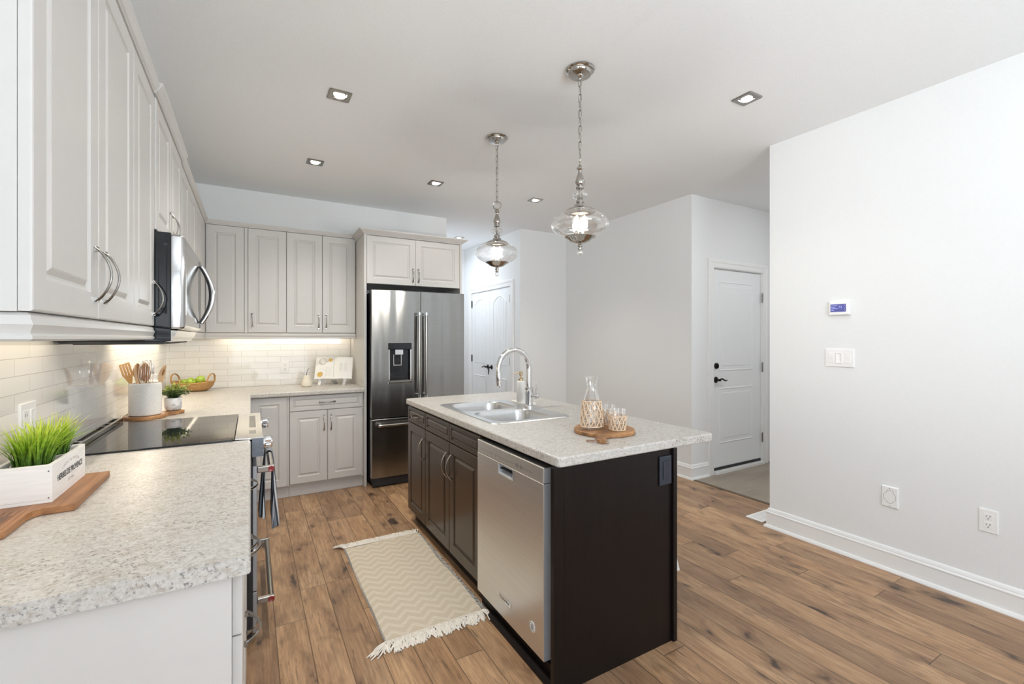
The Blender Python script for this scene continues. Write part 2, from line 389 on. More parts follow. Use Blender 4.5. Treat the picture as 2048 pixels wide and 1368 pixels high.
# ------------------------------------------------------------------ object helpers
MWI = {}
def setup(o, label, cat, group=None, kind=None):
    if label: o['label'] = label
    if cat: o['category'] = cat
    if group: o['group'] = group
    if kind: o['kind'] = kind
    return o
def thing(name, label, cat, loc, rotz=0, group=None):
    o = bpy.data.objects.new(name, None); COL.objects.link(o)
    o.empty_display_size = 0.05
    o.location = loc; o.rotation_euler = (0, 0, rotz)
    MWI[o.name] = (Matrix.Translation(Vector(loc)) @ Matrix.Rotation(rotz, 4, 'Z')).inverted()
    return setup(o, label, cat, group)
def obj(name, bm, mat, parent=None, smooth=False, bevel=0, seg=2, local=False, label=None, origin=None, sub=0):
    """ONE mesh object; world coordinates are turned into the parent's own"""
    bmesh.ops.remove_doubles(bm, verts=bm.verts, dist=1e-6)
    bmesh.ops.recalc_face_normals(bm, faces=bm.faces)
    me = bpy.data.meshes.new(name)
    o = bpy.data.objects.new(name, me); COL.objects.link(o)
    if parent is not None:
        mi = MWI[parent.name]
        if not local: bm.transform(mi)
        o.parent = parent; MWI[o.name] = mi
    elif origin is not None:
        bm.transform(Matrix.Translation(-Vector(origin))); o.location = origin
        MWI[o.name] = Matrix.Translation(-Vector(origin))
    else:
        MWI[o.name] = Matrix.Identity(4)
    bm.to_mesh(me); bm.free()
    me.materials.append(MAT[mat] if isinstance(mat, str) else mat)
    if smooth:
        me.shade_smooth()
        me.set_sharp_from_angle(angle=math.radians(38))
    if bevel:
        b = o.modifiers.new('edge', 'BEVEL'); b.width = bevel; b.segments = seg; b.limit_method = 'ANGLE'; b.angle_limit = math.radians(50)
        b.harden_normals = False
    if sub:
        s = o.modifiers.new('sub', 'SUBSURF'); s.levels = sub; s.render_levels = sub
    if label: o['label'] = label
    return o
def dup(root, loc, rotz=None, label=None, group=None):
    r = root.copy(); COL.objects.link(r); r.location = loc
    if rotz is not None: r.rotation_euler = (0, 0, rotz)
    if label: r['label'] = label
    if group: r['group'] = group
    for ch in list(root.children):
        c = ch.copy(); COL.objects.link(c); c.parent = r
        for g in list(ch.children):
            d = g.copy(); COL.objects.link(d); d.parent = c
    return r
def NB(): return bmesh.new()
def box(bm, x0, x1, y0, y1, z0, z1):
    vs = [bm.verts.new(p) for p in ((x0,y0,z0),(x1,y0,z0),(x1,y1,z0),(x0,y1,z0),(x0,y0,z1),(x1,y0,z1),(x1,y1,z1),(x0,y1,z1))]
    for f in ((0,3,2,1),(4,5,6,7),(0,1,5,4),(1,2,6,5),(2,3,7,6),(3,0,4,7)): bm.faces.new([vs[i] for i in f])
    return bm
def B(*a): return box(NB(), *a)
class Fr:
    """a wall-like frame: u along, v up, w out of the face"""
    def __init__(s, o, U, Wd): s.o, s.U, s.W = Vector(o), Vector(U), Vector(Wd)
    def __call__(s, u, v, w=0): return s.o + s.U*u + Vector((0,0,v)) + s.W*w
def FX(x): return Fr((x,0,0), (0,1,0), (1,0,0))
def FnX(x): return Fr((x,0,0), (0,1,0), (-1,0,0))
def FnY(y): return Fr((0,y,0), (1,0,0), (0,-1,0))
def fbox(bm, fr, u0, u1, v0, v1, w0, w1):
    vs = [bm.verts.new(fr(*p)) for p in ((u0,v0,w0),(u1,v0,w0),(u1,v1,w0),(u0,v1,w0),(u0,v0,w1),(u1,v0,w1),(u1,v1,w1),(u0,v1,w1))]
    for f in ((0,3,2,1),(4,5,6,7),(0,1,5,4),(1,2,6,5),(2,3,7,6),(3,0,4,7)): bm.faces.new([vs[i] for i in f])
    return bm
def loops_panel(bm, fr, u0, u1, v0, v1, loops):
    prev = None
    for ins, w in loops:
        ring = [bm.verts.new(fr(u, v, w)) for u, v in ((u0+ins,v0+ins),(u1-ins,v0+ins),(u1-ins,v1-ins),(u0+ins,v1-ins))]
        if prev is None: bm.faces.new(ring[::-1])
        else:
            for i in range(4): bm.faces.new((prev[i], prev[(i+1)%4], ring[(i+1)%4], ring[i]))
        prev = ring
    bm.faces.new(prev)
    return bm
def raised_door(bm, fr, u0, u1, v0, v1, fw=0.058, t=0.019, k=1.0):
    return loops_panel(bm, fr, u0, u1, v0, v1, [(0,0),(0,t-0.004),(0.0015,t-0.0012),(0.004,t),(fw,t),(fw+0.003*k,t-0.0045),(fw+0.009*k,t-0.0075),(fw+0.014*k,t-0.0075),(fw+0.024*k,t-0.0018),(fw+0.028*k,t-0.0003),(fw+0.032*k,t-0.0003)])
def ring_poly(bm, rings, closed=True, cap0=True, cap1=True):
    """bridge a list of vertex-coordinate rings"""
    R = [[bm.verts.new(p) for p in r] for r in rings]
    n = len(R[0])
    for a, b in zip(R[:-1], R[1:]):
        for i in range(n if closed else n-1): bm.faces.new((a[i], a[(i+1)%n], b[(i+1)%n], b[i]))
    if cap0: bm.faces.new(R[0][::-1])
    if cap1: bm.faces.new(R[-1])
    return bm
def lathe(bm, prof, c=(0,0,0), seg=32, cap=True):
    cx, cy, cz = c
    R = []
    for r, z in prof:
        if r < 1e-6: R.append([bm.verts.new((cx, cy, cz+z))])
        else: R.append([bm.verts.new((cx+r*math.cos(2*PI*i/seg), cy+r*math.sin(2*PI*i/seg), cz+z)) for i in range(seg)])
    for a, b in zip(R[:-1], R[1:]):
        if len(a) == 1 and len(b) == 1: continue
        for i in range(seg):
            j = (i+1) % seg
            if len(a) == 1: bm.faces.new((a[0], b[j], b[i]))
            elif len(b) == 1: bm.faces.new((a[i], a[j], b[0]))
            else: bm.faces.new((a[i], a[j], b[j], b[i]))
    if cap:
        if len(R[0]) > 1: bm.faces.new(R[0][::-1])
        if len(R[-1]) > 1: bm.faces.new(R[-1])
    return bm
def frames(pts, closed=False):
    n = len(pts); T = []
    for i in range(n):
        a = pts[(i-1) % n] if (closed or i > 0) else pts[i]
        b = pts[(i+1) % n] if (closed or i < n-1) else pts[i]
        T.append((b-a).normalized())
    ref = Vector((0,0,1)) if abs(T[0].z) < 0.9 else Vector((1,0,0))
    N = [(ref - T[0]*ref.dot(T[0])).normalized()]
    for i in range(1, n):
        v = N[-1] - T[i]*N[-1].dot(T[i])
        N.append(v.normalized() if v.length > 1e-6 else N[-1])
    return T, N
def tube(bm, pts, r, seg=10, closed=False, ra=None):
    pts = [Vector(p) for p in pts]; n = len(pts)
    T, N = frames(pts, closed)
    rings = []
    for i in range(n):
        rr = r[i] if isinstance(r, (list, tuple)) else r
        Bn = T[i].cross(N[i])
        k = 1.0 if ra is None else ra
        rings.append([bm.verts.new(pts[i] + N[i]*rr*math.cos(2*PI*j/seg) + Bn*rr*k*math.sin(2*PI*j/seg)) for j in range(seg)])
    for i in range(n if closed else n-1):
        a, b = rings[i], rings[(i+1) % n]
        for j in range(seg): bm.faces.new((a[j], a[(j+1)%seg], b[(j+1)%seg], b[j]))
    if not closed: bm.faces.new(rings[0][::-1]); bm.faces.new(rings[-1])
    return bm
def prism(bm, poly, z0, z1):
    return ring_poly(bm, [[(x, y, z0) for x, y in poly], [(x, y, z1) for x, y in poly]])
def sweep(bm, prof, path):
    """open run of a moulding profile [(out, up)] along a straight path ((x,y,nx,ny) start/end, with end shifts)"""
    (p0, p1, nrm, sh0, sh1) = path
    p0, p1, nrm = Vector(p0), Vector(p1), Vector(nrm); d = (p1-p0).normalized()
    r0 = [p0 + nrm*o + Vector((0,0,z)) - d*(o*sh0) for o, z in prof]
    r1 = [p1 + nrm*o + Vector((0,0,z)) + d*(o*sh1) for o, z in prof]
    return ring_poly(bm, [r0, r1])
def rrect(x0, x1, y0, y1, r, seg=5):
    out = []
    for cx, cy, a0 in ((x1-r,y1-r,0),(x0+r,y1-r,PI/2),(x0+r,y0+r,PI),(x1-r,y0+r,1.5*PI)):
        for i in range(seg+1):
            a = a0 + (PI/2)*i/seg
            out.append((cx+r*math.cos(a), cy+r*math.sin(a)))
    return out
def slab_holes(bm, outer, holes, z0, z1):
    loops = []
    for pts in [outer]+holes:
        lo = [bm.verts.new((x, y, z0)) for x, y in pts]; hi = [bm.verts.new((x, y, z1)) for x, y in pts]
        n = len(pts)
        for i in range(n): bm.faces.new((lo[i], lo[(i+1)%n], hi[(i+1)%n], hi[i]))
        loops.append((lo, hi))
    for k in (0, 1):
        es = []
        for L in loops:
            v = L[k]; n = len(v)
            for i in range(n):
                e = bm.edges.get((v[i], v[(i+1)%n])); es.append(e)
        bmesh.ops.triangle_fill(bm, use_beauty=True, use_dissolve=True, edges=es)
    return bm
def slab_window(bm, fr, u0, u1, v0, v1, h, t):
    """slab standing on a frame with one rectangular opening h=(a0,a1,b0,b1)"""
    def rect(a0,a1,b0,b1,w): return [bm.verts.new(fr(u,v,w)) for u,v in ((a0,b0),(a1,b0),(a1,b1),(a0,b1))]
    fo, fi, bo, bi = rect(u0,u1,v0,v1,t), rect(*h,t), rect(u0,u1,v0,v1,0), rect(*h,0)
    for i in range(4):
        j = (i+1) % 4
        bm.faces.new((fo[i],fo[j],fi[j],fi[i])); bm.faces.new((bo[j],bo[i],bi[i],bi[j]))
        bm.faces.new((fo[j],fo[i],bo[i],bo[j])); bm.faces.new((fi[i],fi[j],bi[j],bi[i]))
    return bm
def bow_handle(fr, u, v, length=0.135, w0=0.019, depth=0.030, vertical=True, k=1.0):
    """arched pull: flat feet, ribbon that narrows at the middle"""
    bm = NB(); rings = []; n = 16
    for i in range(n+1):
        s = -1 + 2*i/n
        a = s*length/2
        w = w0 + 0.003 + depth*math.cos(s*PI/2)**0.8
        hw = (0.0032 + 0.0046*abs(s)**2)*k; th = 0.0028
        ang = math.atan2(-depth*PI/2*math.sin(s*PI/2)*0.9, length/2)
        ca, sa = math.cos(ang), math.sin(ang)
        ring = []
        for j in range(8):
            q = 2*PI*j/8
            x = hw*math.cos(q); y = th*math.sin(q)
            da, dw = a - y*sa, w + y*ca
            ring.append(fr(u+x, v+da, dw) if vertical else fr(u+da, v+x, dw))
        rings.append(ring)
    ring_poly(bm, rings)
    for s in (-0.93, 0.93):
        a = s*length/2
        if vertical: fbox(bm, fr, u-0.0048*k, u+0.0048*k, v+a-0.006, v+a+0.006, w0, w0+0.009)
        else: fbox(bm, fr, u+a-0.006, u+a+0.006, v-0.0048*k, v+0.0048*k, w0, w0+0.009)
    return bm
def bar(bm, p0, p1, r, seg=14): return tube(bm, [p0, p1], r, seg)
def text_mesh(name, txt, size, mat, parent, origin, xdir, ydir, align='CENTER', lift=0.0006, bold=0.0, sx=1.0):
    cu = bpy.data.curves.new('txt', 'FONT'); cu.body = txt; cu.size = size; cu.align_x = align; cu.align_y = 'CENTER'; cu.offset = bold; cu.resolution_u = 2
    to = bpy.data.objects.new('txt', cu); COL.objects.link(to)
    dg = bpy.context.evaluated_depsgraph_get()
    me = bpy.data.meshes.new_from_object(to.evaluated_get(dg))
    bpy.data.objects.remove(to); bpy.data.curves.remove(cu)
    X, Y = Vector(xdir).normalized(), Vector(ydir).normalized(); Z = X.cross(Y)
    bm = NB(); bm.from_mesh(me); bpy.data.meshes.remove(me)
    M = Matrix((X*sx, Y, Z)).transposed().to_4x4(); M.translation = Vector(origin) + Z*lift
    bm.transform(M)
    me2 = bpy.data.meshes.new(name); o = bpy.data.objects.new(name, me2); COL.objects.link(o)
    mi = MWI[parent.name]; bm.transform(mi); o.parent = parent; MWI[o.name] = mi
    bm.to_mesh(me2); bm.free(); me2.materials.append(MAT[mat])
    return o
def struct(name, bm, mat, **k):
    o = obj(name, bm, mat, **k)
    if o.parent is None: o['kind'] = 'structure'
    return o

# ================================================================== SETTING
H = 2.74
LW, BW, RW = -0.645, 4.90, 3.235           # left wall, back wall, right wall planes
struct('floor', B(-3.3, 3.665, -3.75, 6.75, -0.08, 0.0), 'planks')
struct('floor_mudroom', B(3.665, 5.25, 0.35, 2.9, -0.08, 0.0), 'stone')
struct('ceiling', B(-3.3, 5.25, -3.75, 6.75, H, H+0.1), 'ceiling')
struct('wall_left', B(LW-0.12, LW, 0.55, BW+0.12, 0, H), 'wall')
struct('wall_back', B(LW, 1.956, BW, BW+0.12, 0, H), 'wall')
struct('wall_hall', B(1.836, 1.956, BW+0.12, 6.62, 0, H), 'wall')
struct('wall_hall_end', B(1.836, 3.07, 6.62, 6.74, 0, H), 'wall')
# pantry wall with its double-door opening
bm = NB(); box(bm, 2.95, 3.07, BW, 5.145, 0, H); box(bm, 2.95, 3.07, 6.352, 6.62, 0, H); box(bm, 2.95, 3.07, 5.145, 6.352, 2.04, H)
struct('wall_pantry', bm, 'wall')
struct('wall_nook', B(3.07, 3.785, BW, BW+0.12, 0, H), 'wall')
struct('wall_nook_side', B(3.665, 3.785, 2.9, BW, 0, H), 'wall')
bm = NB(); box(bm, 3.785, 3.985, 2.9, 3.02, 0, H); box(bm, 4.815, 5.25, 2.9, 3.02, 0, H); box(bm, 3.985, 4.815, 2.9, 3.02, 2.062, H)
struct('wall_mudroom', bm, 'wall')
struct('wall_mudroom_side', B(5.08, 5.20, 0.35, 2.9, 0, H), 'wall')
struct('wall_mudroom_end', B(RW+0.12, 5.08, 0.35, 0.47, 0, H), 'wall')
struct('wall_right', B(RW, RW+0.12, -3.6, 1.893, 0, H), 'wall')
# behind the camera: rear wall with two windows, side wall with one
bm = NB()
for x0, x1 in ((-3.3,-2.6),(-1.1,-0.45),(1.35,3.36)): box(bm, x0, x1, -3.75, -3.6, 0, H)
for x0, x1 in ((-0.45,1.35),(-2.6,-1.1)): box(bm, x0, x1, -3.75, -3.6, 0, 0.2); box(bm, x0, x1, -3.75, -3.6, 2.4, H)
struct('wall_rear', bm, 'wall')
bm = NB(); box(bm, -3.3, -3.18, -3.6, -2.8, 0, H); box(bm, -3.3, -3.18, -0.1, 0.55, 0, H); box(bm, -3.3, -3.18, -2.8, -0.1, 0, 0.35); box(bm, -3.3, -3.18, -2.8, -0.1, 2.35, H)
struct('wall_side', bm, 'wall')
struct('wall_left_return', B(-3.3, LW-0.12, 0.55, 0.67, 0, H), 'wall')
def window_frame(name, a0, a1, z0, z1, fr, nmull):
    bm = NB(); t = 0.05
    fbox(bm, fr, a0, a1, z0, z0+t, 0.01, 0.09); fbox(bm, fr, a0, a1, z1-t, z1, 0.01, 0.09)
    for i in range(nmull+2):
        c = a0 + (a1-a0)*i/(nmull+1); fbox(bm, fr, max(a0, c-t/2), min(a1, c+t/2), z0+t, z1-t, 0.01, 0.09)
    struct(name, bm, 'trim')
window_frame('window_1', -0.45, 1.35, 0.2, 2.4, Fr((0,-3.75,0),(1,0,0),(0,1,0)), 1)
window_frame('window_2', -2.6, -1.1, 0.2, 2.4, Fr((0,-3.75,0),(1,0,0),(0,1,0)), 1)
window_frame('window_3', -2.8, -0.1, 0.35, 2.35, FX(-3.3), 2)

# baseboards
BB = [(0,0),(0.030,0),(0.030,0.006),(0.024,0.018),(0.016,0.020),(0.016,0.100),(0.019,0.104),(0.019,0.110),(0.013,0.116),(0.013,0.121),(0.009,0.132),(0.004,0.138),(0,0.139)]
def baseboard(name, p0, p1, nrm, s0=0, s1=0, par=None):
    struct(name, sweep(NB(), BB, (p0, p1, nrm, s0, s1)), 'trim', smooth=False)
baseboard('baseboard_right', (RW,-3.58,0), (RW,1.893,0), (-1,0,0), 0, 1)
baseboard('baseboard_right_end', (RW,1.893,0), (RW+0.12,1.893,0), (0,1,0), 1, 1)
baseboard('baseboard_nook_side', (3.665,4.898,0), (3.665,2.9,0), (-1,0,0), -1, 1)
baseboard('baseboard_nook', (2.95,4.9,0), (3.664,4.9,0), (0,-1,0), 1, -1)
baseboard('baseboard_mudroom', (3.665,2.9,0), (3.902,2.9,0), (0,-1,0), 1, 0)
baseboard('baseboard_mudroom_side', (5.08,2.896,0), (5.08,0.5,0), (-1,0,0), -1, 0)
baseboard('baseboard_mudroom_door', (4.935,2.9,0), (5.078,2.9,0), (0,-1,0), 0, -1)
baseboard('baseboard_pantry', (2.95,5.05,0), (2.95,4.9,0), (-1,0,0), 0, 1)
baseboard('baseboard_hall_end', (1.96,6.62,0), (2.945,6.62,0), (0,-1,0), 0, 0)
# tile to wood joint strip
struct('trim_1', B(3.650, 3.685, 1.95, 2.866, 0.0005, 0.004), plain('joint_strip', (0.13,0.095,0.065), 0.5))

# backsplash tile
struct('backsplash_back', B(LW+0.009, 0.893, BW-0.009, BW-0.0005, 0.906, 1.404), 'tile_x')
struct('backsplash_left', B(LW+0.0005, LW+0.009, 1.10, BW-0.0005, 0.906, 1.404), 'tile_y')

# --- door casings and doors
CAS = [(0,0),(0.011,0),(0.013,0.012),(0.013,0.045),(0.018,0.055),(0.019,0.078),(0.016,0.084),(0,0.085)]
def casing_mesh(fr, a0, a1, top, cw=0.085, z0=0.0):
    """three-sided mitred casing round an opening; profile steps outward"""
    bm = NB()
    path = [(a0, z0, -1, 0), (a0, top, -1, 1), (a1, top, 1, 1), (a1, z0, 1, 0)]
    rings = []
    for (u, v, du, dv) in path:
        rings.append([fr(u+du*q*cw/0.085, v+dv*q*cw/0.085, w) for w, q in CAS])
    ring_poly(bm, rings)
    return bm
def lever(parent, fr, u, v, w0, dirn, drop=False):
    bm = NB()
    n = 22
    c = fr(u, v, w0); Wd = fr.W; U = fr.U
    def ring(r, w): return [c + (U*math.cos(2*PI*i/n) + Vector((0,0,1))*math.sin(2*PI*i/n))*r + Wd*w for i in range(n)]
    ring_poly(bm, [ring(0.032,0), ring(0.032,0.004), ring(0.028,0.010), ring(0.016,0.013), ring(0.011,0.016), ring(0.011,0.042), ring(0.013,0.044), ring(0.013,0.052), ring(0.006,0.055)])
    pts = []; rad = []
    for i in range(13):
        t = i/12; a = dirn*0.115*t
        z = 0.010*math.sin(t*PI*1.8)*(1 if not drop else 0)
        pts.append(c + U*(0 if drop else a) + Vector((0,0, z - (0.105*t if drop else 0))) + Wd*0.047); rad.append(0.0085 - 0.004*t + 0.002*math.sin(t*PI))
    tube(bm, pts, rad, 10)
    return obj('lever_handle', bm, 'orb', parent, smooth=True, label='dark bronze curved lever handle')
def hinge(parent, fr, u, v, w, mat='satin'):
    bm = NB(); fbox(bm, fr, u-0.012, u+0.012, v-0.05, v+0.05, w, w+0.004)
    tube(bm, [fr(u, v-0.052, w+0.006), fr(u, v+0.052, w+0.006)], 0.006, 10)
    obj('hinge', bm, mat, parent, smooth=True)
# mudroom entry door
frM = FnY(2.9)
d1 = obj('door_1', raised_door(NB(), FnY(2.945), 3.992, 4.808, 0.026, 2.053, 0.0, 0.038) if False else fbox(NB(), FnY(2.96), 3.992, 4.808, 0.050, 2.053, 0, 0.040), 'door', bevel=0.002)
d1['kind'] = 'structure'
for z0, z1 in ((0.285, 0.852), (1.020, 1.936)):
    obj('panel', loops_panel(NB(), FnY(2.9205), 4.100, 4.672, z0, z1, [(0,0),(0,0.001),(0.006,0.006),(0.013,0.006),(0.018,0.0015),(0.050,0.0015),(0.056,0.005),(0.060,0.005)]), 'door', d1)
bmj = casing_mesh(frM, 3.985, 4.815, 2.062)
fbox(bmj, Fr((0,2.9,0),(1,0,0),(0,1,0)), 3.975, 3.989, 0, 2.07, 0.0, 0.10); fbox(bmj, Fr((0,2.9,0),(1,0,0),(0,1,0)), 4.811, 4.825, 0, 2.07, 0.0, 0.10); fbox(bmj, Fr((0,2.9,0),(1,0,0),(0,1,0)), 3.975, 4.825, 2.056, 2.07, 0.0, 0.10)
struct('trim_2', bmj, 'trim')
obj('sweep', fbox(NB(), FnY(2.955), 3.994, 4.806, 0.026, 0.052, 0, 0.042), 'blackm', d1, label='black door sweep')
struct('trim_3', fbox(NB(), FnY(2.95), 3.990, 4.810, 0.0, 0.024, 0, 0.085), 'trim')
lever(d1, frM, 4.055, 0.937, -0.020, 1)
bm = NB(); c = frM(4.060, 1.077, -0.020)
def disc(r, w, n=22): return [c + Vector((1,0,0))*r*math.cos(2*PI*i/n) + Vector((0,0,1))*r*math.sin(2*PI*i/n) + Vector((0,-1,0))*w for i in range(n)]
ring_poly(bm, [disc(0.031,0), disc(0.031,0.008), disc(0.027,0.014), disc(0.020,0.015)])
fbox(bm, frM, 4.056, 4.064, 1.060, 1.094, -0.006, 0.008)
obj('deadbolt', bm, 'orb', d1, smooth=True, label='dark bronze deadbolt turn')
for z in (1.793, 1.043, 0.282): hinge(d1, frM, 4.812, z, 0.002)
# pantry double doors, set in the pantry wall (facing -x)
frP = FnX(2.95)
struct('trim_4', casing_mesh(frP, 5.145, 6.352, 2.04), 'trim')
for nm, u0, u1, hu in (('door_2', 5.150, 5.746, 5.150), ('door_3', 5.751, 6.347, 6.347)):
    d = obj(nm, fbox(NB(), FnX(2.99), u0, u1, 0.012, 2.036, 0, 0.036), 'door', bevel=0.0015); d['kind'] = 'structure'
    fr = FnX(2.954)
    for z0, z1, arch in ((0.22, 0.80, 0), (1.00, 1.93, 0.085)):
        a0, a1 = u0+0.115, u1-0.115; n = 14
        pts = [(a0, z0), (a1, z0)] + [(a1-(a1-a0)*i/n, z1-arch + arch*(1-(2*i/n-1)**2)) for i in range(n+1)]
        ring = [fr(u, v, 0.0) for u, v in pts]
        bm = NB(); tube(bm, ring, 0.008, 6, closed=True)
        cu, cv = (a0+a1)/2, (z0+z1)/2
        for k in range(5):
            b0 = a0+0.014+(a1-a0-0.028)*k/5+0.003; b1 = a0+0.014+(a1-a0-0.028)*(k+1)/5-0.003
            tt = 2*((b0+b1)/2-a0)/(a1-a0)-1
            fbox(bm, fr, b0, b1, z0+0.02, z1-arch*tt*tt-0.02-(0.01 if arch else 0), -0.002, 0.004)
        obj('panel', bm, 'door', d, smooth=True)
    for z in (1.875, 1.05, 0.22): hinge(d, fr, hu + (0.004 if hu == u0 else -0.004), z, 0.001, 'orb')
    cu = u1-0.055 if nm == 'door_2' else u0+0.055
    lever(d, fr, cu, 0.945, 0.0, -1 if nm == 'door_2' else 1, drop=(nm == 'door_2'))

# ================================================================== KITCHEN CABINETS
UZ0, UZ1 = 1.406, 2.329          # upper doors
UX, UY = -0.335, 4.62            # upper door faces
def upper(name, label, cat, fr, carc, doors, loc, group, fw=0.062, hz=None, matd='cab'):
    t = thing(name, label, cat, loc, 0, group)
    obj('carcass', B(*carc), 'cab', t, bevel=0.001)
    for (u0, u1, v0, v1, hu, hv) in doors:
        d = obj('door', raised_door(NB(), fr, u0+0.0016, u1-0.0016, v0, v1, fw), matd, t, smooth=False)
        if hu is not None: obj('handle', bow_handle(fr, hu, hv), 'satin', d, smooth=True, label='brushed nickel bow handle')
    return t
frU = FX(UX-0.019)
g_up = 'white wall cabinets with raised panel doors'
upper('wall_cabinet', 'white two-door wall cabinet nearest the camera, above the herb box', 'cabinet', frU, (LW+0.012, UX-0.020, 1.120, 1.922, 1.405, 2.33),
      [(1.119,1.521,UZ0,UZ1,1.484,1.515),(1.521,1.922,UZ0,UZ1,1.560,1.515)], (-0.49,1.52,1.405), g_up)
upper('wall_cabinet', 'white single-door wall cabinet just in front of the microwave', 'cabinet', frU, (LW+0.012, UX-0.020, 1.925, 2.290, 1.405, 2.33),
      [(1.925,2.290,UZ0,UZ1,2.252,1.515)], (-0.49,2.1,1.405), g_up)
upper('wall_cabinet', 'short white wall cabinet directly above the microwave', 'cabinet', FX(UX-0.014), (LW+0.012, UX-0.016, 2.295, 3.055, 1.795, 2.333),
      [(2.297,2.675,1.797,UZ1,2.640,1.880),(2.675,3.053,1.797,UZ1,2.712,1.880)], (-0.49,2.67,1.795), g_up)
upper('wall_cabinet', 'white wall cabinet between the microwave and the back corner', 'cabinet', frU, (LW+0.012, UX-0.020, 3.060, 4.600, 1.405, 2.33),
      [(3.062,3.46,UZ0,UZ1,None,0),(3.46,3.86,UZ0,UZ1,None,0),(3.86,4.26,UZ0,UZ1,None,0),(4.262,4.60,UZ0,UZ1,None,0)], (-0.49,3.8,1.405), g_up)
frB = FnY(UY+0.019)
upper('wall_cabinet', 'white corner wall cabinet with a blank door beside the microwave', 'cabinet', frB, (UX-0.018, -0.0485, UY+0.0205, BW-0.011, 1.405, 2.33),
      [(-0.333,-0.049,UZ0,UZ1,None,0)], (-0.2,4.77,1.405), g_up)
upper('wall_cabinet', 'white single-door wall cabinet on the back wall above the outlet', 'cabinet', frB, (-0.0225, 0.2825, UY+0.0205, BW-0.011, 1.405, 2.33),
      [(-0.023,0.283,UZ0,UZ1,0.012,1.515)], (0.13,4.77,1.405), g_up)
upper('wall_cabinet', 'white two-door wall cabinet on the back wall above the cookbook', 'cabinet', frB, (0.284, 0.8935, UY+0.0205, BW-0.011, 1.405, 2.33),
      [(0.283,0.589,UZ0,UZ1,0.556,1.515),(0.589,0.893,UZ0,UZ1,0.622,1.515)], (0.59,4.77,1.405), g_up)
struct('trim_5', B(-0.0475, -0.0235, UY+0.006, UY+0.10, 1.405, 2.33), 'cab')
# crown and light rail
CR = [(-0.03,0),(0.004,0),(0.004,0.006),(0.010,0.010),(0.018,0.024),(0.022,0.030),(0.022,0.036),(-0.03,0.036)]
struct('trim_6', sweep(NB(), CR, ((UX,1.119,2.331),(UX,2.262,2.331),(1,0,0),1,0)), 'cab')
CR2 = [(-0.03,0),(0.010,0),(0.010,0.006),(0.016,0.010),(0.026,0.026),(0.032,0.034),(0.032,0.044),(-0.03,0.044)]
struct('trim_7', sweep(NB(), CR2, ((UX,2.262,2.332),(UX,3.090,2.332),(1,0,0),0,0)), 'cab')
struct('trim_8', sweep(NB(), CR, ((UX,3.090,2.331),(UX,UY,2.331),(1,0,0),0,-1)), 'cab')
struct('trim_9', sweep(NB(), CR, ((UX,UY,2.331),(0.8935,UY,2.331),(0,-1,0),-1,0)), 'cab')
struct('trim_10', sweep(NB(), CR, ((LW+0.012,1.119,2.331),(UX,1.119,2.331),(0,-1,0),0,1)), 'cab')
LR = [(-0.035,0),(-0.004,0),(0.001,0.004),(0.001,0.010),(-0.003,0.014),(-0.001,0.022),(0.003,0.030),(0.000,0.036),(-0.002,0.040),(-0.002,0.046),(-0.010,0.052),(-0.035,0.052)]
struct('trim_11', sweep(NB(), LR, ((UX,1.117,1.352),(UX,2.288,1.352),(1,0,0),1,0)), 'cab', smooth=True)
struct('trim_12', sweep(NB(), LR, ((LW+0.012,1.117,1.352),(UX,1.117,1.352),(0,-1,0),0,1)), 'cab', smooth=True)
struct('trim_13', sweep(NB(), LR, ((UX,3.062,1.352),(UX,UY,1.352),(1,0,0),0,-1)), 'cab', smooth=True)
struct('trim_14', sweep(NB(), LR, ((UX,UY,1.352),(0.8935,UY,1.352),(0,-1,0),-1,0)), 'cab', smooth=True)

# under-cabinet light strips
def strip(x0, x1, y0, y1, label, power):
    t = obj('light_strip', B(x0, x1, y0, y1, 1.392, 1.4035), 'white', origin=((x0+x1)/2, (y0+y1)/2, 1.392))
    setup(t, label, 'light', 'under-cabinet light strips')
    obj('lens', B(x0+0.004, x1-0.004, y0+0.004, y1-0.004, 1.390, 1.3925), 'strip', t)
    area_light('strip_light', ((x0+x1)/2, (y0+y1)/2, 1.386), (0,0,-1), x1-x0, y1-y0, power, (1.0, 0.86, 0.66))
strip(-0.565, -0.535, 1.16, 2.26, 'slim light strip under the near wall cabinets over the herb box', 0.7)
strip(-0.565, -0.535, 3.10, 4.55, 'slim light strip under the wall cabinet over the utensil crock', 3.2)
strip(-0.26, 0.87, 4.80, 4.83, 'slim light strip under the back wall cabinets over the cookbook', 0.7)

# refrigerator surround
t = thing('fridge_cabinet', 'tall white fridge surround with two-door cabinet over the fridge', 'cabinet', (1.38,4.57,0))
obj('side_panel', B(0.8965, 0.918, 4.250, BW-0.002, 0, 2.312), 'cab', t, bevel=0.001)
obj('side_panel', B(1.8425, 1.864, 4.250, BW-0.002, 0, 2.312), 'cab', t, bevel=0.001)
obj('carcass', B(0.9185, 1.842, 4.272, BW-0.002, 1.862, 2.311), 'cab', t)
frF = FnY(4.271)
for u0, u1, hu in ((0.920,1.3795,1.352),(1.3805,1.840,1.408)):
    d = obj('door', raised_door(NB(), frF, u0, u1, 1.860, 2.304, 0.055), 'cab', t)
    obj('handle', bow_handle(frF, hu, 1.958), 'satin', d, smooth=True, label='brushed nickel bow handle')
CRF = [(-0.03,0),(0.003,0),(0.003,0.005),(0.012,0.010),(0.030,0.026),(0.044,0.036),(0.047,0.042),(0.047,0.048),(-0.03,0.048)]
bm = NB()
sweep(bm, CRF, ((0.8965,4.250,2.308),(1.864,4.250,2.308),(0,-1,0),1,1))
sweep(bm, CRF, ((0.8965,4.592,2.308),(0.8965,4.250,2.308),(-1,0,0),0,1))
sweep(bm, CRF, ((1.864,4.250,2.308),(1.864,BW-0.003,2.308),(1,0,0),1,0))
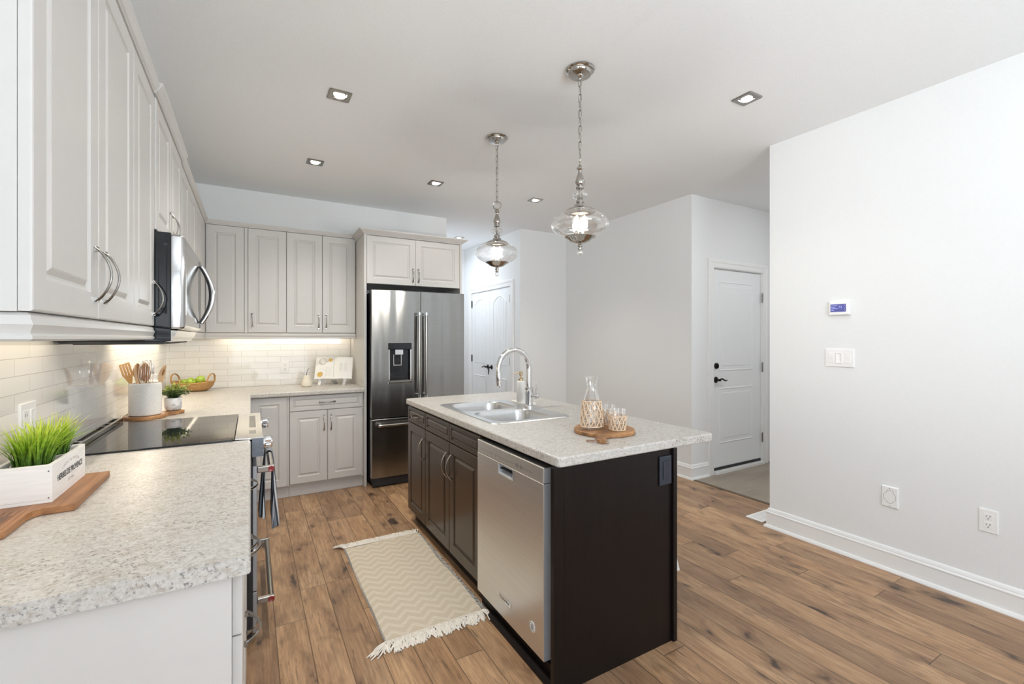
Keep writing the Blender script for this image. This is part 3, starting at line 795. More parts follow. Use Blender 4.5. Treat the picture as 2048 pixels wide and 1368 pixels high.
obj('crown', bm, 'cab', t)

# ---- base cabinets
def base_drawers(label, y0, y1):
    t = thing('base_cabinet', label, 'cabinet', (-0.34,(y0+y1)/2,0), 0, 'white base cabinets')
    obj('carcass', B(LW+0.004, -0.0385, y0, y1, 0.095, 0.8655), 'cab', t)
    obj('toe_kick', B(LW+0.02, -0.095, y0+0.02, y1, 0.0, 0.094), 'cab', t)
    fr = FX(-0.034)
    for v0, v1 in ((0.724,0.860),(0.418,0.720),(0.105,0.414)):
        d = obj('drawer', raised_door(NB(), fr, y0+0.002, y1-0.002, v0, v1, 0.034, 0.019, 0.8 if v1-v0 > 0.2 else 0.65), 'cab', t)
        obj('handle', bow_handle(fr, (y0+y1)/2, (v0+v1)/2, 0.155, 0.019, 0.036, False), 'satin', d, smooth=True, label='brushed nickel bow handle')
base_drawers('white drawer base cabinet at the near end of the counter', 1.130, 1.724)
base_drawers('white drawer base cabinet between the end cabinet and the range', 1.728, 2.322)
t = obj('end_panel', B(LW+0.002, -0.0345, 1.110, 1.1285, 0.0, 0.8660), 'cab', origin=(-0.34,1.12,0), bevel=0.001); setup(t, 'plain white end panel closing the near counter run', 'panel')
t = thing('base_cabinet', 'white base cabinet between the range and the back corner', 'cabinet', (-0.34,3.6,0), 0, 'white base cabinets')
obj('carcass', B(LW+0.004, -0.0385, 3.098, 4.258, 0.095, 0.8655), 'cab', t); obj('toe_kick', B(LW+0.02, -0.095, 3.10, 4.25, 0, 0.094), 'cab', t)
fr = FX(-0.034)
d = obj('door', raised_door(NB(), fr, 3.10, 3.52, 0.105, 0.715), 'cab', t); obj('handle', bow_handle(fr, 3.49, 0.62), 'satin', d, smooth=True)
d = obj('drawer', raised_door(NB(), fr, 3.10, 3.52, 0.72, 0.86, 0.030, 0.019, 0.65), 'cab', t); obj('handle', bow_handle(fr, 3.31, 0.79, vertical=False), 'satin', d, smooth=True)
obj('door', raised_door(NB(), fr, 3.524, 3.94, 0.105, 0.86), 'cab', t)
obj('filler', fbox(NB(), fr, 3.943, 4.24, 0.105, 0.86, -0.004, 0.012), 'cab', t)
# back run
frK = FnY(4.279)
t = thing('base_cabinet', 'white corner base cabinet with one blank door behind the range', 'cabinet', (0.12,4.58,0), 0, 'white base cabinets')
obj('carcass', B(-0.037, 0.2815, 4.280, BW-0.004, 0.095, 0.8655), 'cab', t); obj('toe_kick', B(-0.037, 0.2815, 4.305, 4.32, 0, 0.094), 'cab', t)
obj('door', raised_door(NB(), frK, -0.005, 0.265, 0.105, 0.860), 'cab', t)
obj('filler', fbox(NB(), frK, 0.267, 0.282, 0.105, 0.860, -0.001, 0.010), 'cab', t)
t = thing('base_cabinet', 'white base cabinet with a drawer over two doors beside the fridge', 'cabinet', (0.59,4.58,0), 0, 'white base cabinets')
obj('carcass', B(0.2835, 0.8950, 4.280, BW-0.004, 0.095, 0.8655), 'cab', t); obj('toe_kick', B(0.2835, 0.895, 4.305, 4.32, 0, 0.094), 'cab', t)
d = obj('drawer', raised_door(NB(), frK, 0.286, 0.882, 0.732, 0.860, 0.028, 0.019, 0.65), 'cab', t)
obj('handle', bow_handle(frK, 0.584, 0.797, vertical=False), 'satin', d, smooth=True, label='brushed nickel bow handle')
for u0, u1, hu in ((0.286,0.583,0.556),(0.587,0.882,0.614)):
    d = obj('door', raised_door(NB(), frK, u0, u1, 0.112, 0.727), 'cab', t)
    obj('handle', bow_handle(frK, hu, 0.616), 'satin', d, smooth=True, label='brushed nickel bow handle')

# ---- countertops
def edge_poly(x_edge, xback, r=0.011):
    """cross-section (x,z) with a rounded top and bottom front edge"""
    pts = [(xback, 0.867), (x_edge-0.006, 0.867)]
    for i in range(1,5): a = -PI/2 + PI/2*i/4; pts.append((x_edge-0.006+0.006*math.cos(a), 0.873+0.006*math.sin(a)))
    for i in range(0,6): a = PI/2*i/5; pts.append((x_edge-r+r*math.cos(a), 0.905-r+r*math.sin(a)))
    pts.append((xback, 0.905))
    return pts
bm = NB(); P0 = edge_poly(0.0, LW+0.010)
ring_poly(bm, [[(x, 1.090, z) for x, z in P0], [(x, 2.327, z) for x, z in P0]])
t = obj('countertop', bm, 'granite', origin=(-0.32,1.7,0.867), smooth=True); setup(t, 'speckled grey countertop under the herb box, near run before the range', 'countertop')
poly = [(LW+0.010,3.093),(0.0,3.093),(0.0,4.220),(0.8945,4.220),(0.8945,BW-0.010),(LW+0.010,BW-0.010)]
t = obj('countertop', prism(NB(), poly, 0.867, 0.905), 'granite', origin=(-0.1,4.4,0.867), bevel=0.009, seg=3); setup(t, 'speckled grey corner countertop under the fruit basket and cookbook', 'countertop')

# ================================================================== APPLIANCES
# ---- range
t = thing('range', 'stainless slide-in range with black glass cooktop and two bar handles', 'stove', (-0.3,2.71,0))
RY0, RY1 = 2.334, 3.088
obj('body', B(LW+0.012, 0.004, RY0, RY1, 0.02, 0.896), 'blackm', t)
obj('side_trim', B(-0.02, 0.0065, RY0+0.0005, RY1, 0.06, 0.80), 'blackm', t)
bm = NB(); prism(bm, rrect(-0.590, -0.064, RY0-0.010, RY1+0.008, 0.008, 3), 0.9062, 0.9125)
obj('cooktop_glass', bm, 'black', t, smooth=True, bevel=0.0015, label='black glass cooktop')
# rear vent rail with slots
bm = NB(); frR = Fr((0,0,0.906),(0,1,0),(0,0,1))
x0, x1 = -0.634, -0.592
zt = 0.932
box(bm, x0, x0+0.010, RY0+0.02, RY1+0.05, 0.906, zt); box(bm, x1-0.012, x1, RY0+0.02, RY1+0.05, 0.906, zt)
for y0, y1 in ((RY0+0.02,RY0+0.06),(RY0+0.155,RY0+0.18),(RY1-0.13,RY1-0.105),(RY1+0.02,RY1+0.05),(RY0+0.54,RY0+0.555)): box(bm, x0+0.010, x1-0.012, y0, y1, 0.906, zt)
obj('vent_rail', bm, 'satin', t, label='steel vent rail along the wall')
obj('vent_slot', B(x0+0.010, x1-0.012, RY0+0.06, RY1+0.02, 0.9065, 0.914), 'blackm', t)
# control panel: top plate, display, front
bm = NB(); ring_poly(bm, [[(x, y, z) for x, z in ((-0.063,0.9068),(0.0055,0.9035),(0.0055,0.826),(0.046,0.826),(0.050,0.830),(0.050,0.906),(0.047,0.9125),(-0.060,0.9145))] for y in (RY0-0.004, RY1+0.004)])
obj('control_panel', bm, plain('polished_panel', (0.74,0.735,0.72), 0.14, 1.0, var=0.01), t, bevel=0.002)
for y in (RY0-0.0055, RY1+0.0043): obj('panel_end', B(0.0053, 0.0502, y, y+0.0012, 0.8258, 0.9085), plain('panel_end_grey', (0.16,0.18,0.21), 0.35, 0.6, var=0.15, scale=20), t)
obj('display', B(-0.040, 0.022, 2.42, 2.52, 0.9125, 0.9135), 'satin', t); obj('display', B(-0.040, 0.022, 2.60, 2.98, 0.9125, 0.9135), 'black', t)
for ky in (2.425, 2.975):
    fr = FX(0.050); c = fr(ky, 0.870, 0)
    bm = NB(); n = 36
    def kr(r, w, flute=0): return [c + Vector((w, (r+(flute if i%2 else 0))*math.cos(2*PI*i/n), (r+(flute if i%2 else 0))*math.sin(2*PI*i/n))) for i in range(n)]
    ring_poly(bm, [kr(0.033,0), kr(0.033,0.007), kr(0.029,0.009), kr(0.0290,0.012,-0.0025), kr(0.0285,0.032,-0.0025), kr(0.027,0.033), kr(0.025,0.039), kr(0.0,0.039)] [:7])
    obj('knob', bm, 'chrome', t, smooth=False, label='chrome burner knob')
obj('oven_door', B(0.0075, 0.0245, RY0, RY1, 0.222, 0.782), 'steel_side', t, bevel=0.002)
obj('oven_window', B(0.0246, 0.0262, RY0+0.09, RY1-0.09, 0.36, 0.66), 'black', t)
obj('warming_drawer', B(0.0075, 0.0245, RY0, RY1, 0.035, 0.217), 'steel_side', t, bevel=0.002)
def range_handle(z):
    h = obj('handle', bar(NB(), (0.082, RY0+0.045, z), (0.082, RY1-0.045, z), 0.0125, 18), 'satin', t, smooth=True, label='brushed bar handle')
    for y in (RY0+0.035, RY1-0.035):
        bm = NB(); fbox(bm, FX(0.0246), y-0.010, y+0.010, z-0.014, z+0.014, 0, 0.071)
        obj('bracket', bm, 'satin', h, bevel=0.004)
        s = -1 if y < 2.7 else 1
        bm = NB(); tube(bm, [(0.082, y+s*0.0102, z), (0.082, y+s*0.0140, z)], 0.0128, 20)
        obj('medallion', bm, 'red', h, smooth=True, label='red enamel end medallion')
        bm = NB(); n = 20
        for rr in (0.0095, 0.0045): tube(bm, [(0.082+rr*math.cos(2*PI*i/n), y+s*0.0142, z+rr*math.sin(2*PI*i/n)) for i in range(n)], 0.0007, 5, closed=True)
        obj('medallion_mark', bm, 'satin', h)
range_handle(0.757); range_handle(0.158)
# towel over the upper handle
bm = NB(); ny = 20
path = [(0.046,0.42),(0.048,0.52),(0.054,0.62),(0.060,0.70),(0.064,0.745),(0.066,0.760),(0.072,0.7705),(0.082,0.7745),(0.092,0.7705),(0.099,0.758),(0.102,0.72),(0.106,0.62),(0.108,0.50),(0.113,0.385)]
def towel_pt(k, j):
    x, z = path[k]; v = j/ny
    gather = 0.62 + 0.38*abs(z-0.77)/0.38
    y = 2.735 + (v-0.5)*0.21*gather
    d = abs(z-0.77)/0.36
    x += (0.017*d*math.sin(v*15 + k*0.35)+0.004*d if k < 6 else 0.019*d*math.sin(v*16+1.0+k*0.2))
    if k == 0: z += 0.018*math.sin(v*9)
    if k == len(path)-1: z += -0.010*math.sin(v*7+0.4) - 0.012*(1-v)
    return Vector((x, y, z))
g = [[bm.verts.new(towel_pt(k, j)) for j in range(ny+1)] for k in range(len(path))]
for a, b in zip(g[:-1], g[1:]):
    for j in range(ny): bm.faces.new((a[j], a[j+1], b[j+1], b[j]))
tw = obj('towel', bm, 'towel', origin=(0.08,2.735,0.77), smooth=True)
s_ = tw.modifiers.new('thick','SOLIDIFY'); s_.thickness = 0.004; s_.offset = 0
ss = tw.modifiers.new('sub','SUBSURF'); ss.levels = 1; ss.render_levels = 2
setup(tw, 'dark striped tea towel draped over the upper oven handle', 'towel')

# ---- over-the-range microwave
t = thing('microwave', 'stainless over-the-range microwave with a bowed vertical handle', 'microwave', (-0.44,2.67,1.336))
MY0, MY1 = 2.3005, 3.050
obj('body', B(LW+0.0095, -0.283, MY0, MY1, 1.345, 1.790), 'black', t, bevel=0.002)
bm = NB(); ring_poly(bm, [[(x, y, z) for x, z in ((LW+0.02,1.3445),(LW+0.03,1.334),(-0.305,1.334),(-0.301,1.3445))] for y in (MY0+0.004, MY1-0.004)])
obj('bottom_pan', bm, 'blackm', t)
bm = NB(); ring_poly(bm, [[(x, y, z) for x, z in ((-0.3005,1.345),(-0.288,1.342),(-0.272,1.362),(-0.262,1.388),(-0.2825,1.388))] for y in (MY0+0.004, MY1-0.004)])
obj('bottom_chin', bm, 'nickel', t)
obj('vent_grille', B(LW+0.05, -0.33, MY0+0.06, MY1-0.06, 1.331, 1.3345), 'blackm', t)
prof = [(-0.282,1.394),(-0.282,1.778)]
out = []
for i in range(7): a = PI/2*i/6; out.append((-0.262+0.024*math.sin(a), 1.754+0.024*math.cos(a)))
fr = FX(-0.2815)
def mwring(ins, w): return [(-0.2815+w, u, v) for u, v in rrect(MY0+0.001+ins, MY1-ins, 1.392+ins, 1.786-ins, max(0.003, 0.012-ins*0.3), 4)]
bm = NB(); ring_poly(bm, [mwring(0,0), mwring(0,0.028), mwring(0.003,0.036), mwring(0.010,0.043), mwring(0.022,0.045)])
obj('door', bm, plain('microwave_steel', (0.62,0.62,0.62), 0.13, 1.0, var=0.05, scale=8), t, smooth=True, label='mirror-bright stainless door')
obj('window', B(-0.2366, -0.2352, MY0+0.045, MY1-0.22, 1.455, 1.722), 'nickel', t, bevel=0.0)
bm = NB()
for k in range(2): box(bm, -0.2354, -0.2345, MY1-0.125+k*0.012, MY1-0.122+k*0.012, 1.41, 1.765)
obj('seam', bm, 'blackm', t)
bm = NB(); pts = []; rad = []
for i in range(21):
    s = -1+2*i/20
    pts.append((-0.2345+0.004+0.050*math.cos(s*PI/2)**0.9, 2.885, 1.585+s*0.150)); rad.append(0.0125-0.0035*abs(s))
tube(bm, pts, rad, 14)
obj('handle', bm, 'blackm', t, smooth=True, label='dark bowed door handle')
bm = NB(); tube(bm, [(p[0]+0.0075, p[1]-0.004, p[2]) for p in pts], [r*0.86 for r in rad], 14)
obj('handle_cover', bm, 'chrome', t, smooth=True)
bm = NB(); tube(bm, [(-0.30, MY0-0.004, 1.74), (-0.30, MY0+0.002, 1.74)], 0.007, 12)
obj('mounting_screw', bm, 'blackm', t, smooth=True)

# ---- refrigerator
t = thing('refrigerator', 'stainless french-door refrigerator with a black water dispenser', 'refrigerator', (1.388,4.5,0))
obj('body', B(0.950, 1.828, 4.215, 4.86, 0.035, 1.775), plain('fridge_side', (0.05,0.05,0.052), 0.5), t)
obj('toe_grille', B(0.955, 1.82, 4.165, 4.214, 0.012, 0.085), 'blackm', t)
frD = FnY(4.205)
DT = 0.065
dl = obj('door', slab_window(NB(), frD, 0.937, 1.3925, 0.634, 1.797, (1.098,1.292,0.955,1.262), DT), 'steel', t, bevel=0.005, seg=3, label='left door with the water dispenser')
dr = obj('door', fbox(NB(), frD, 1.3975, 1.841, 0.634, 1.797, 0, DT), 'steel', t, bevel=0.005, seg=3)
fz = obj('freezer_drawer', fbox(NB(), frD, 0.937, 1.841, 0.090, 0.622, 0, DT), 'steel', t, bevel=0.005, seg=3)
obj('seam', B(0.955, 1.825, 4.19, 4.203, 0.60, 0.66), 'blackm', t)
# dispenser recess
bm = NB(); fr = FnY(4.14)
def rc(a0,a1,b0,b1,w): return [fr(u,v,w) for u,v in ((a0,b0),(a1,b0),(a1,b1),(a0,b1))]
ring_poly(bm, [rc(1.099,1.291,0.956,1.261,0.0), rc(1.104,1.286,0.961,1.256,-0.058)], cap0=False)
dp = obj('dispenser', bm, 'black', dl, label='black dispenser recess')
bm = NB(); fbox(bm, fr, 1.086, 1.304, 1.252, 1.312, -0.02, 0.010)
obj('dispenser_header', bm, 'black', dl, bevel=0.006)
bm = NB()
for a0,a1,b0,b1 in ((1.090,1.100,0.944,1.252),(1.290,1.301,0.944,1.252),(1.090,1.301,0.944,0.957)): fbox(bm, fr, a0,a1,b0,b1,-0.002,0.004)
obj('dispenser_frame', bm, 'chrome', dl, bevel=0.001)
bm = NB(); fbox(bm, fr, 1.152, 1.226, 1.205, 1.251, -0.050, -0.004)
for a0,a1,b0,b1 in ((1.142,1.148,1.108,1.205),(1.212,1.218,1.108,1.205),(1.142,1.218,1.102,1.110)): fbox(bm, fr, a0,a1,b0,b1,-0.050,-0.030)
obj('dispenser_paddle', bm, 'chrome', dl, bevel=0.001)
obj('drip_tray', fbox(NB(), fr, 1.102, 1.288, 0.957, 0.968, -0.056, 0.002), 'satin', dl)
def fr_handle(p0, p1, par, fixed):
    h = obj('handle', bar(NB(), p0, p1, 0.0125, 18), 'satin', par, smooth=True, label='brushed bar handle')
    for q in fixed:
        bm = NB(); tube(bm, [q, (q[0], 4.139, q[2])], 0.009, 12); obj('handle_post', bm, 'chrome', h, smooth=True)
    for p, q in ((p0,p1),(p1,p0)):
        d = (Vector(p)-Vector(q)).normalized(); obj('handle_cap', tube(NB(), [Vector(p)-d*0.02, Vector(p)+d*0.004], 0.0138, 18), 'chrome', h, smooth=True)
fr_handle((1.362,4.083,0.806),(1.362,4.083,1.592), dl, [(1.362,4.083,0.83),(1.362,4.083,1.57)])
fr_handle((1.429,4.083,0.806),(1.429,4.083,1.592), dr, [(1.429,4.083,0.83),(1.429,4.083,1.57)])
fr_handle((0.992,4.083,0.572),(1.786,4.083,0.572), fz, [(1.02,4.083,0.572),(1.76,4.083,0.572)])
obj('hinge_cover', B(0.945, 1.02, 4.16, 4.25, 1.7755, 1.795), 'blackm', t); obj('hinge_cover', B(1.76, 1.83, 4.16, 4.25, 1.7755, 1.795), 'blackm', t)

# ================================================================== ISLAND
IX = 1.038                                   # carcass face; door faces at 1.018
t = thing('island_cabinet', 'dark espresso kitchen island cabinet with drawers, doors and end panel', 'cabinet', (1.33,2.35,0))
bm = NB(); box(bm, IX, 1.052, 2.090, 3.318, 0.092, 0.8655); box(bm, 1.052, 1.612, 3.300, 3.318, 0.092, 0.8655); box(bm, 1.052, 1.612, 2.090, 2.105, 0.092, 0.70); box(bm, 1.052, 1.612, 2.105, 3.300, 0.092, 0.110); box(bm, 1.612, 1.635, 2.0895, 3.318, 0.092, 0.8655); box(bm, 1.612, 1.635, 1.425, 2.0895, 0.0, 0.8655); box(bm, 1.06, 1.612, 1.425, 1.440, 0.1, 0.20)
obj('carcass', bm, 'brown', t)
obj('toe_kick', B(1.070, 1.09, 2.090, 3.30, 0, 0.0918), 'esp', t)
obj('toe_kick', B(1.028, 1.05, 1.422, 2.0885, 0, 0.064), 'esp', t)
bm = NB(); ring_poly(bm, [[(x, y, z) for x, z in ((1.0275,0),(0.995,0),(0.997,0.010),(1.006,0.020),(1.0275,0.024))] for y in (1.422, 1.965)])
obj('shoe_moulding', bm, 'esp', t)
frI = FnX(1.037)
for (u0,u1,v0,v1,kind) in ((2.933,3.318,0.742,0.852,'d'),(2.507,2.931,0.742,0.852,'f'),(2.092,2.505,0.742,0.852,'f')):
    d = obj('drawer', raised_door(NB(), frI, u0+0.0015, u1-0.0015, v0, v1, 0.0215, 0.019, 0.62), 'brown', t)
    if kind == 'd': obj('handle', bow_handle(frI, (u0+u1)/2, (v0+v1)/2, 0.12, 0.019, 0.026, False), 'satin', d, smooth=True, label='brushed nickel bow handle')
for (u0,u1,hu) in ((2.933,3.318,2.968),(2.507,2.931,2.540),(2.092,2.505,2.470)):
    d = obj('door', raised_door(NB(), frI, u0+0.0015, u1-0.0015, 0.092, 0.738, 0.060), 'brown', t)
    obj('handle', bow_handle(frI, hu, 0.602, 0.15, 0.019, 0.034, True, 1.2), 'satin', d, smooth=True, label='brushed nickel bow handle')
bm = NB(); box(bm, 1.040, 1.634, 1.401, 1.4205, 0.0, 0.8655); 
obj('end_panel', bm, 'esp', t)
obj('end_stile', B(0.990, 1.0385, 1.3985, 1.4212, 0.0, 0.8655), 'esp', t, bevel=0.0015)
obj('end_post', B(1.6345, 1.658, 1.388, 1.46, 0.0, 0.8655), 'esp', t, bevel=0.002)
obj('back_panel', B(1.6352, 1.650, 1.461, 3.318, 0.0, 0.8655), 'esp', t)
# dark outlet on the end panel
t = thing('outlet', 'dark navy outlet in the island end panel under the countertop', 'outlet', (1.591,1.400,0.772))
fr = FnY(1.4005)
obj('plate', fbox(NB(), fr, 1.553, 1.629, 0.708, 0.836, 0, 0.007), 'navy', t, bevel=0.003)
obj('receptacle', fbox(NB(), fr, 1.573, 1.609, 0.734, 0.812, 0.0071, 0.010), 'navy', t, bevel=0.001)
bm = NB()
for z in (0.792, 0.752):
    for dx in (-0.007, 0.007): fbox(bm, fr, 1.591+dx-0.0012, 1.591+dx+0.0012, z, z+0.009, 0.0101, 0.0104)
    fbox(bm, fr, 1.5885, 1.5935, z-0.011, z-0.006, 0.0101, 0.0104)
for z in (0.822, 0.722): fbox(bm, fr, 1.5895, 1.5925, z-0.0015, z+0.0015, 0.0071, 0.0076)
obj('slots', bm, 'blackm', t)
# island countertop with the sink opening
SX0, SX1, SY0, SY1 = 1.100, 1.604, 2.088, 2.898
bm = NB(); slab_holes(bm, rrect(1.004, 1.913, 1.388, 3.332, 0.02, 4), [rrect(SX0+0.012, SX1-0.012, SY0+0.012, SY1-0.012, 0.04, 4)], 0.866, 0.905)
t = obj('countertop', bm, 'granite', origin=(1.45,2.36,0.866), bevel=0.007, seg=3); setup(t, 'speckled grey island countertop around the double sink', 'countertop')
# sink
t = thing('sink', 'stainless drop-in double bowl sink in the island', 'sink', (1.35,2.49,0.905))
B1, B2 = (1.140, 1.512, 2.520, 2.858), (1.140, 1.512, 2.130, 2.470)
bm = NB()
outer = rrect(SX0, SX1, SY0, SY1, 0.045, 5)
hole = [rrect(b[0], b[1], b[2], b[3], 0.07, 6) for b in (B1, B2)]
ov = [bm.verts.new((x, y, 0.9095)) for x, y in outer]; ol = [bm.verts.new((x*1.0, y, 0.9052)) for x, y in rrect(SX0-0.004, SX1+0.004, SY0-0.004, SY1+0.004, 0.047, 5)]
n = len(ov)
for i in range(n): bm.faces.new((ol[i], ol[(i+1)%n], ov[(i+1)%n], ov[i]))
es = [bm.edges.get((ov[i], ov[(i+1)%n])) for i in range(n)]
for h in hole:
    hv = [bm.verts.new((x, y, 0.9085)) for x, y in h]; m_ = len(hv)
    es += [bm.edges.new((hv[i], hv[(i+1)%m_])) for i in range(m_)]
bmesh.ops.triangle_fill(bm, use_beauty=True, use_dissolve=False, edges=es)
obj('rim', bm, 'sink', t, label='satin steel sink rim')
for b in (B1, B2):
    bm = NB(); rings = []
    for ins, z, r in ((0,0.9085,0.07),(0.004,0.902,0.07),(0.008,0.88,0.07),(0.016,0.79,0.065),(0.026,0.755,0.06),(0.045,0.742,0.05),(0.12,0.738,0.03)):
        rings.append([(x, y, z) for x, y in rrect(b[0]+ins, b[1]-ins, b[2]+ins, b[3]-ins, r, 6)])
    ring_poly(bm, rings, cap0=False)
    bw = obj('bowl', bm, 'sink', t, smooth=True)
    lat = lathe(NB(), [(0.045,0.0),(0.045,0.003),(0.036,0.004),(0.030,-0.001),(0.0,-0.002)], ((b[0]+b[1])/2, (b[2]+b[3])/2, 0.7385))
    obj('drain', lat, 'chrome', bw, smooth=True)
# faucet
t = thing('faucet', 'tall chrome pull-down gooseneck faucet behind the sink', 'faucet', (1.571,2.500,0.909))
fx, fy = 1.571, 2.500
obj('base', lathe(NB(), [(0.034,0),(0.034,0.008),(0.030,0.012),(0.0265,0.014),(0.0265,0.090),(0.0275,0.094),(0.0275,0.124),(0.021,0.130),(0.0,0.130)], (fx,fy,0.9096)), 'chrome', t, smooth=True)
pts = [(fx, fy, 1.035), (fx, fy, 1.10), (fx, fy, 1.155)]
R = 0.1135
for i in range(1, 19):
    a = PI*1.06*i/18; pts.append((fx - R + R*math.cos(a), fy, 1.158 + R*1.10*math.sin(a)))
obj('spout', tube(NB(), pts, 0.0165, 18), 'chrome', t, smooth=True)
e = Vector(pts[-1]); dvec = (Vector(pts[-1])-Vector(pts[-2])).normalized(); dvec = (dvec*0.6+Vector((0.08,0,-1))).normalized()
obj('spray_head', tube(NB(), [e-dvec*0.004, e+dvec*0.02, e+dvec*0.07, e+dvec*0.085], [0.0172,0.0180,0.0195,0.017], 18), 'chrome', t, smooth=True)
ax = Vector((0.60,-0.80,0)).normalized(); c = Vector((fx, fy, 0.984))
obj('valve_body', tube(NB(), [c+ax*0.015, c+ax*0.052, c+ax*0.066, c+ax*0.070], [0.019,0.019,0.0165,0.010], 18), 'chrome', t, smooth=True)
obj('lever', tube(NB(), [c+ax*0.050+Vector((0,0,0.015)), c+ax*0.054+Vector((0,0,0.088))], [0.0055,0.0050], 10), 'chrome', t, smooth=True)

# ---- dishwasher
t = thing('dishwasher', 'stainless dishwasher built into the island near end', 'dishwasher', (1.3,1.78,0))
obj('tub', B(1.062, 1.608, 1.488, 2.078, 0.095, 0.845), 'black', t)
frW = FnX(1.0425)
dd = obj('door', slab_window(NB(), frW, 1.483, 2.083, 0.078, 0.7805, (1.720,1.858,0.730,0.7755), 0.0425), 'steel_dw', t, bevel=0.0025)
obj('control_panel', fbox(NB(), frW, 1.483, 2.083, 0.782, 0.845, 0, 0.0425), 'steel_dw', t, bevel=0.0035)
obj('door_edge', B(1.0015, 1.0420, 1.4812, 1.4826, 0.080, 0.7800), plain('edge_grey', (0.50,0.52,0.55), 0.4, 0.2, var=0.03), dd)
obj('panel_edge', B(1.0015, 1.0600, 1.4812, 1.4826, 0.7835, 0.8430), plain('edge_grey', (0.50,0.52,0.55), 0.4, 0.2, var=0.03), t)
obj('door_back', B(1.0428, 1.0615, 1.490, 2.078, 0.10, 0.838), 'blackm', t)
bm = NB(); fr = FnX(1.0)
def rc2(a0,a1,b0,b1,w): return [fr(u,v,w) for u,v in ((a0,b0),(a1,b0),(a1,b1),(a0,b1))]
ring_poly(bm, [rc2(1.7205,1.8575,0.7305,0.775,0.0015), rc2(1.724,1.854,0.734,0.773,0.0015), rc2(1.726,1.852,0.737,0.772,-0.030)], cap0=False)
obj('handle_pocket', bm, plain('pocket_steel', (0.62,0.64,0.67), 0.3, 0.25, var=0.05), dd, label='recessed handle pocket')
obj('handle_grip', fbox(NB(), fr, 1.726, 1.852, 0.752, 0.757, -0.028, -0.006), 'blackm', dd)
bd = obj('badge', fbox(NB(), fr, 1.738, 1.856, 0.158, 0.180, 0.0002, 0.003), 'chrome', dd, bevel=0.0008, label='small rectangular maker badge')
text_mesh('badge_lettering', 'KitchenAid', 0.0195, 'slot', dd, fr(1.797, 0.169, 0.0032), (0,-1,0), (0,0,1))
bm = NB(); n = 24; c = fr(1.566, 0.174, 0)
def md(r, w): return [c + Vector((-w, r*math.cos(2*PI*i/n), r*math.sin(2*PI*i/n))) for i in range(n)]
ring_poly(bm, [md(0.0215,0.0002), md(0.0215,0.002), md(0.018,0.0026)])
obj('medallion', bm, 'white', dd, smooth=True)
bm = NB()
tube(bm, md(0.0175,0.003), 0.0008, 5, closed=True)
for k in range(-2, 3): fbox(bm, fr, 1.566-0.009, 1.566+0.009*(1 if k%2 else 0.4), 0.174+k*0.0045-0.0011, 0.174+k*0.0045+0.0011, 0.0026, 0.0031)
obj('medallion_mark', bm, 'slot', dd)
bm = NB(); rnd = random.Random(3)
u = 2.045
while u > 1.56:
    if not 1.895 < u < 1.925:
        fbox(bm, fr, u-0.006-rnd.random()*0.004, u, 0.8055, 0.8075, 0.0002, 0.0005)
        if rnd.random() < 0.6: fbox(bm, fr, u-0.005, u, 0.799, 0.8005, 0.0002, 0.0005)
    u -= 0.019
for uc in (1.690, 1.655):
    cc = fr(uc, 0.806, 0.0004); tube(bm, [cc + Vector((0, 0.008*math.cos(2*PI*i/18), 0.008*math.sin(2*PI*i/18))) for i in range(18)], 0.0007, 4, closed=True)
    fbox(bm, fr, uc-0.003, uc+0.003, 0.805, 0.807, 0.0002, 0.0005)
obj('control_marks', bm, 'slot', t)

# ================================================================== CEILING LIGHTS
def downlight(x, y, label, power=9):
    t = thing('downlight', label, 'ceiling light', (x, y, H), 0, 'square recessed downlights')
    bm = NB()
    def rz(ins, z, r): return [(x+u, y+v, H+z) for u, v in rrect(-0.0605+ins, 0.0605-ins, -0.0605+ins, 0.0605-ins, r, 4)]
    def cz(r, z): return [(x+r*math.cos(PI/4+2*PI*(i-2)/20), y+r*math.sin(PI/4+2*PI*(i-2)/20), H+z) for i in range(20)]
    ring_poly(bm, [rz(0,-0.0003,0.010), rz(0,-0.004,0.010), rz(0.003,-0.006,0.008), rz(0.025,-0.006,0.006), rz(0.028,-0.001,0.006)], cap0=False)
    obj('trim_plate', bm, 'satin', t, bevel=0)
    bm = lathe(NB(), [(0.0,-0.0100),(0.020,-0.0098),(0.0285,-0.0078),(0.030,-0.001)], (x, y, H), 24, cap=False)
    obj('lens', bm, 'led', t, smooth=True)
    d = bpy.data.lights.new('downlight_beam', 'SPOT'); d.energy = power; d.color = (1.0, 0.94, 0.83); d.spot_size = math.radians(115); d.spot_blend = 0.9; d.shadow_soft_size = 0.025
    o = bpy.data.objects.new('downlight_beam', d); COL.objects.link(o); o.location = (x, y, H-0.02)
    return t
DLW = 33
downlight(0.4385, 1.584, 'added square recessed downlight above the near counter, unseen overhead', 14)  # extra unit added out of view for the light it gives
downlight(0.4385, 2.722, 'square recessed downlight nearest the wall cabinets, above the range side', 62)
downlight(0.4375, 3.851, 'square recessed downlight above the back counter corner', DLW)
downlight(1.4275, 3.835, 'square recessed downlight straight in front of the fridge', 7)
downlight(2.467, 3.808, 'small square recessed downlight between the two pendants', DLW)
downlight(2.4785, 1.584, 'large square recessed downlight near the white right wall', 10)
downlight(2.486, 5.768, 'square recessed downlight in the hall, just above the fridge cabinet crown', 8)

